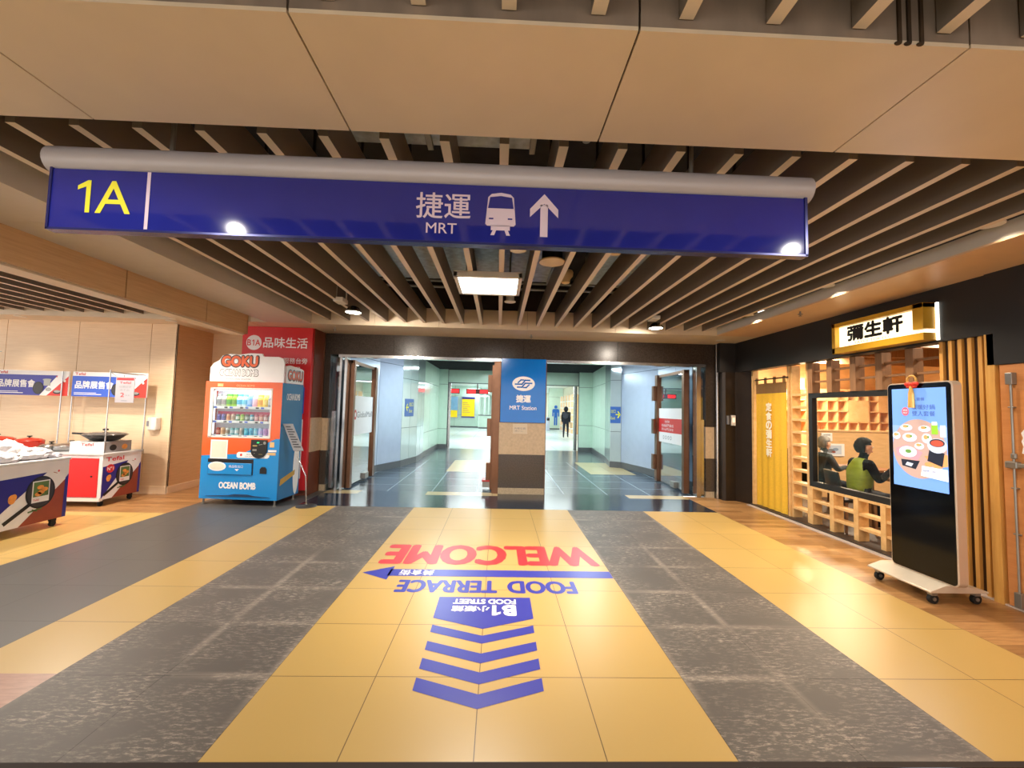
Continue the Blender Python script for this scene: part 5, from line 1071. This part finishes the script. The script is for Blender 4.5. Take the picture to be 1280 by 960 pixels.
b = MB(); b.ell((5.0, 7.40, .80), (.2, .36, .26), 20, 12); b.ell((4.97, 7.40, .42), (.16, .32, .36), 20, 12); tag(b.build('draped_coat', [mat('black_cloth', (24, 22, 24), .9, noise=.2, bump=.3)], smooth=60), 'black coat draped over a chair seen through the ladder screen', 'coat')

# ================================================================== PEOPLE
def skin_mesh(J, E, sub=2):
    names = list(J); idx = {n: i for i, n in enumerate(names)}
    me = bpy.data.meshes.new('s'); me.from_pydata([J[n][:3] for n in names], [(idx[a], idx[b]) for a, b in E], [])
    o = bpy.data.objects.new('s', me); COL.objects.link(o)
    o.modifiers.new('k', 'SKIN'); me.skin_vertices.new() if not me.skin_vertices else None
    for i, n in enumerate(names):
        r = J[n][3]; me.skin_vertices[0].data[i].radius = r if isinstance(r, tuple) else (r, r); me.skin_vertices[0].data[i].use_root = (i == 0)
    sb = o.modifiers.new('u', 'SUBSURF'); sb.levels = sub; sb.render_levels = sub
    bpy.context.view_layer.update()
    d = bpy.data.meshes.new_from_object(o.evaluated_get(bpy.context.evaluated_depsgraph_get()))
    V = [v.co.copy() for v in d.vertices]; Fc = [list(p.vertices) for p in d.polygons]
    bpy.data.objects.remove(o); bpy.data.meshes.remove(me); bpy.data.meshes.remove(d)
    return V, Fc
def seg_d(p, a, b):
    ab = b-a; t = max(0, min(1, (p-a).dot(ab)/max(1e-9, ab.dot(ab)))); return (p-a-ab*t).length
def figure(J, E, region, mb=None):
    """region: list of (edge names, material index); faces take the material of the closest bone"""
    V, Fc = skin_mesh(J, E); mb = mb or MB(); n = len(mb.v); mb.v += V
    bones = [(Vector(J[a][:3]), Vector(J[b][:3]), region.get((a, b), region.get(b, 0)), (J[a][3] if not isinstance(J[a][3], tuple) else J[a][3][0])) for a, b in E]
    for f in Fc:
        c = sum((V[i] for i in f), Vector())/len(f)
        mb.f.append([n+i for i in f]); mb.m.append(min(bones, key=lambda q: seg_d(c, q[0], q[1])-q[3]*.6)[2])
    return mb
def hand(J, E, w, d, side, upv, curl=.5, s=1.0, tag_='l'):
    """five fingers of unequal length growing from the wrist joint w along d"""
    W = Vector(J[w][:3]); d = d.normalized(); u = upv.normalized(); sd = d.cross(u)*side
    palm = W+d*.05*s; J['palm'+tag_] = (*palm, (.026*s, .015*s)); E.append((w, 'palm'+tag_))
    for k, (off, L) in enumerate(((-.03, .062), (-.010, .074), (.010, .07), (.028, .056))):
        a = palm+d*.035*s+sd*off*s; m_ = a+d*L*.5*s-u*curl*.01*s; e = m_+(d*(1-curl)-u*curl).normalized()*L*.55*s
        J['k%d%s' % (k, tag_)] = (*a, .0095*s); J['m%d%s' % (k, tag_)] = (*m_, .0085*s); J['e%d%s' % (k, tag_)] = (*e, .0075*s)
        E += [('palm'+tag_, 'k%d%s' % (k, tag_)), ('k%d%s' % (k, tag_), 'm%d%s' % (k, tag_)), ('m%d%s' % (k, tag_), 'e%d%s' % (k, tag_))]
    a = W+d*.03*s-sd*.032*s; e = a+(d*.7-sd*.5-u*.4).normalized()*.05*s
    J['t0'+tag_] = (*a, .011*s); J['t1'+tag_] = (*e, .0085*s); E += [(w, 't0'+tag_), ('t0'+tag_, 't1'+tag_)]
def head_details(t, c, s, hairm, turn=0, back=.0, skinm=skin):
    """face parts and hair for a head centred at c facing +Y, turned about Z"""
    R = Matrix.Translation(c) @ Matrix.Rotation(turn, 4, 'Z')
    def put(b): b.v = [R @ p for p in b.v]; return b
    for sx in (-1, 1):
        b = MB(); b.ell((sx*.034*s, .088*s, .012*s), (.013*s, .008*s, .007*s), 10, 6, 0); b.ell((sx*.034*s, .094*s, .012*s), (.006*s, .004*s, .006*s), 8, 6, 1); put(b).build('eye', [pure_white, black_print], t, local=True, smooth=60)
        b = MB(); b.ell((sx*.083*s, -.005*s, -.005*s), (.012*s, .022*s, .034*s), 10, 6); put(b).build('ear', [skinm], t, local=True, smooth=60)
    b = MB(); b.ell((0, .089*s, -.052*s), (.026*s, .009*s, .008*s), 12, 6); put(b).build('mouth', [mat('lip', (176, 98, 86), .5)], t, local=True, smooth=60)
    b = MB(); b.ell((0, -.008*s, .022*s), (.092*s, .108*s, .115*s), 26, 18)
    keep = []
    for fi, f in enumerate(b.f):
        q = sum((b.v[i] for i in f), Vector())/len(f); y, z = q.y/s, q.z/s
        if z > .066+.2*max(0, y-.02) or y < -.035-.1*(z+.05) and z > -.06 or (y < .03 and z > .035): keep.append(fi)
    b.f = [b.f[i] for i in keep]; b.m = [0]*len(b.f)
    rnd = random.Random(3)
    for i in range(len(b.v)): b.v[i] = b.v[i]*(1+rnd.uniform(-.03, .035))
    h = put(b).build('hair', [hairm], t, local=True, smooth=70); md = h.modifiers.new('thick', 'SOLIDIFY'); md.thickness = .012*s; md.offset = 0
def seated(name, label, loc, rz, s, topm, trm, shoem, hairm, larm, rarm, head_turn=0, lean=.0, vest=None):
    J = {'hip': (0, .02, .54, (.15, .12)), 'waist': (0, .02+lean*.3, .68, (.135, .105)), 'chest': (0, .03+lean*.7, .88, (.165, .115)), 'neck0': (0, .04+lean, 1.0, (.075, .065)), 'neck': (0, .06+lean, 1.06, .05), 'jaw': (0, .085+lean, 1.12, (.06, .072)), 'skull': (0, .07+lean, 1.19, (.078, .09)), 'crown': (0, .065+lean, 1.235, (.062, .07))}
    E = [('hip', 'waist'), ('waist', 'chest'), ('chest', 'neck0'), ('neck0', 'neck'), ('neck', 'jaw'), ('jaw', 'skull'), ('skull', 'crown')]
    nd = Matrix.Rotation(head_turn, 3, 'Z') @ Vector((0, 1, 0)); J['nose'] = (nd.x*.10, .07+lean+nd.y*.10, 1.155, .013); E.append(('skull', 'nose'))
    for q, sx, el, wr in (('l', -1, larm[0], larm[1]), ('r', 1, rarm[0], rarm[1])):
        J['sh'+q] = (sx*.17, .03+lean*.9, .965, .068); J['el'+q] = (*el, .05); J['wr'+q] = (*wr, .03); J['mid'+q] = (*[(a+c)/2 for a, c in zip(el, wr)], .044)
        E += [('chest', 'sh'+q), ('sh'+q, 'el'+q), ('el'+q, 'mid'+q), ('mid'+q, 'wr'+q)]
        d = Vector(wr)-Vector(el); hand(J, E, 'wr'+q, d, -sx, Vector((0, 0, 1)), .6, 1.05, q)
        J['th'+q] = (sx*.1, .08, .52, .09); J['kn'+q] = (sx*.13, .43, .5, .062); J['ca'+q] = (sx*.13, .38, .3, .055); J['an'+q] = (sx*.13, .33, .09, .038); J['to'+q] = (sx*.14, .47, .04, (.042, .03))
        E += [('hip', 'th'+q), ('th'+q, 'kn'+q), ('kn'+q, 'ca'+q), ('ca'+q, 'an'+q), ('an'+q, 'to'+q)]
    reg = {}
    for n in J:
        reg[n] = 0 if n in ('waist', 'chest', 'neck0', 'hip') or n[:2] in ('sh', 'el') or n[:3] == 'mid' else 1 if n[:2] in ('th', 'kn', 'ca', 'an') else 3 if n[:2] == 'to' else 2
    reg['wrl'] = reg['wrr'] = 0
    mb = figure({k: v for k, v in J.items()}, E, reg)
    mb.v = [p*s for p in mb.v]
    o = mb.build('person', [topm, trm, skin, shoem], smooth=70, origin=(0, 0, 0)); o.location = loc; o.rotation_euler = (0, 0, rz)
    tag(o, label, 'person')
    head_details(o, Vector((0, .072+lean, 1.175))*s, s*1.02, hairm, head_turn)
    if vest:
        JV = {'hip': (0, .02, .5, (.185, .15)), 'waist': (0, .015+lean*.3, .68, (.165, .135)), 'chest': (0, .025+lean*.7, .87, (.19, .148)), 'nk': (0, .035+lean, .985, (.12, .095)), 'nk2': (0, .045+lean, 1.03, (.085, .08)), 'sl': (-.15, .03+lean*.9, .955, .088), 'sr': (.15, .03+lean*.9, .955, .088)}
        mv = figure(JV, [('hip', 'waist'), ('waist', 'chest'), ('chest', 'nk'), ('nk', 'nk2'), ('chest', 'sl'), ('chest', 'sr')], {}); mv.v = [p*s for p in mv.v]
        v = mv.build('vest', [vest], o, smooth=70, local=True)
    return o
navy_cloth = mat('dark_navy_cloth', (28, 30, 40), .85, noise=.2, nscale=30); char_cloth = mat('charcoal_cloth', (46, 50, 52), .85, noise=.25, nscale=24)
seated('person', 'seated diner in a green padded vest over black sleeves', (5.04, 5.78, 0), -PI/2-.15, .98, mat('black_sleeve_cloth', (20, 18, 21), .95, noise=.15, spec=.1), navy_cloth, off_white, mat('black_hair', (20, 16, 14), .75, noise=.3, nscale=60, bump=.5, spec=.2), ((-.24, .16, .76), (-.1, .40, .80)), ((.25, .12, .74), (.1, .38, .9)), -.1, .03, mat('olive_green_quilt', (128, 146, 40), .6, noise=.12, nscale=10, bump=.3, stretch=(1, 1, 4)))
seated('person', 'seated diner with grey hair in a dark jacket behind the window frame', (5.38, 6.93, 0), -PI/2, .95, char_cloth, navy_cloth, black_plastic, mat('grey_hair', (120, 116, 110), .6, noise=.25, nscale=30), ((-.24, .14, .76), (-.12, .4, .78)), ((.25, .14, .76), (.1, .4, .8)), 0, .04)
# walking person in the concourse, seen from behind
J = {'hip': (0, 0, .95, (.18, .14)), 'waist': (0, 0, 1.1, (.19, .15)), 'chest': (0, .02, 1.32, (.22, .17)), 'nk': (0, .02, 1.47, (.08, .075)), 'jaw': (0, .04, 1.56, (.075, .085)), 'skull': (0, .03, 1.64, (.095, .105)), 'crown': (0, .02, 1.7, (.07, .08)),
     'nose': (0, .14, 1.6, .014)}
E = [('hip', 'waist'), ('waist', 'chest'), ('chest', 'nk'), ('nk', 'jaw'), ('jaw', 'skull'), ('skull', 'crown'), ('skull', 'nose')]
for q, sx, st in (('l', -1, -.22), ('r', 1, .2)):
    J['sh'+q] = (sx*.18, .02, 1.4, .08); J['el'+q] = (sx*.225, -.04-st*.3, 1.14, .062); J['wr'+q] = (sx*.22, .1-st*.4, .92, .042)
    E += [('chest', 'sh'+q), ('sh'+q, 'el'+q), ('el'+q, 'wr'+q)]; hand(J, E, 'wr'+q, Vector(J['wr'+q][:3])-Vector(J['el'+q][:3]), -sx, Vector((0, 1, 0)), .5, 1, q)
    J['th'+q] = (sx*.09, .02, .86, .098); J['kn'+q] = (sx*.1, st*.6+.04, .5, .066); J['an'+q] = (sx*.1, st, .09, .042); J['to'+q] = (sx*.11, st+.14, .045, (.045, .03))
    E += [('hip', 'th'+q), ('th'+q, 'kn'+q), ('kn'+q, 'an'+q), ('an'+q, 'to'+q)]
reg = {n: (1 if n[:2] in ('th', 'kn', 'an') else 3 if n[:2] == 'to' else 2 if n[:2] in ('pa', 't0', 't1') or n[:1] in 'kme' and n[1].isdigit() or n in ('jaw', 'nose', 'crown', 'skull') else 0) for n in J}
mb = figure(J, E, reg); o = mb.build('person', [navy_cloth, mat('dark_trouser_cloth', (26, 30, 44), .85, noise=.15), skin, mat('brown_shoe', (110, 80, 66), .6)], smooth=70, origin=(0, 0, 0)); o.location = (3.92, 24.1, 0); o.rotation_euler = (0, 0, -.25)
tag(o, 'person in dark hooded jacket walking away through the concourse', 'person')
head_details(o, Vector((0, .035, 1.62)), 1.1, MATS['black_hair'])
b = MB(); b.ell((0, -.01, 1.62), (.125, .135, .16), 18, 12); b.f = [f for f in b.f if sum(b.v[i].y for i in f)/len(f) < .06]; b.m = [0]*len(b.f); h = b.build('hood', [navy_cloth], o, local=True, smooth=70)
b = MB(); b.ell((0, -.17, 1.28), (.15, .1, .2), 18, 12); b.build('backpack', [mat('grey_backpack', (52, 54, 66), .8, noise=.2)], o, local=True, smooth=70)
b = MB(); b.box(.24, .36, .0, .06, .55, .88); b.build('carried_bag', [mat('tan_paper_bag', (206, 170, 130), .7)], o, local=True, bevel=.01)
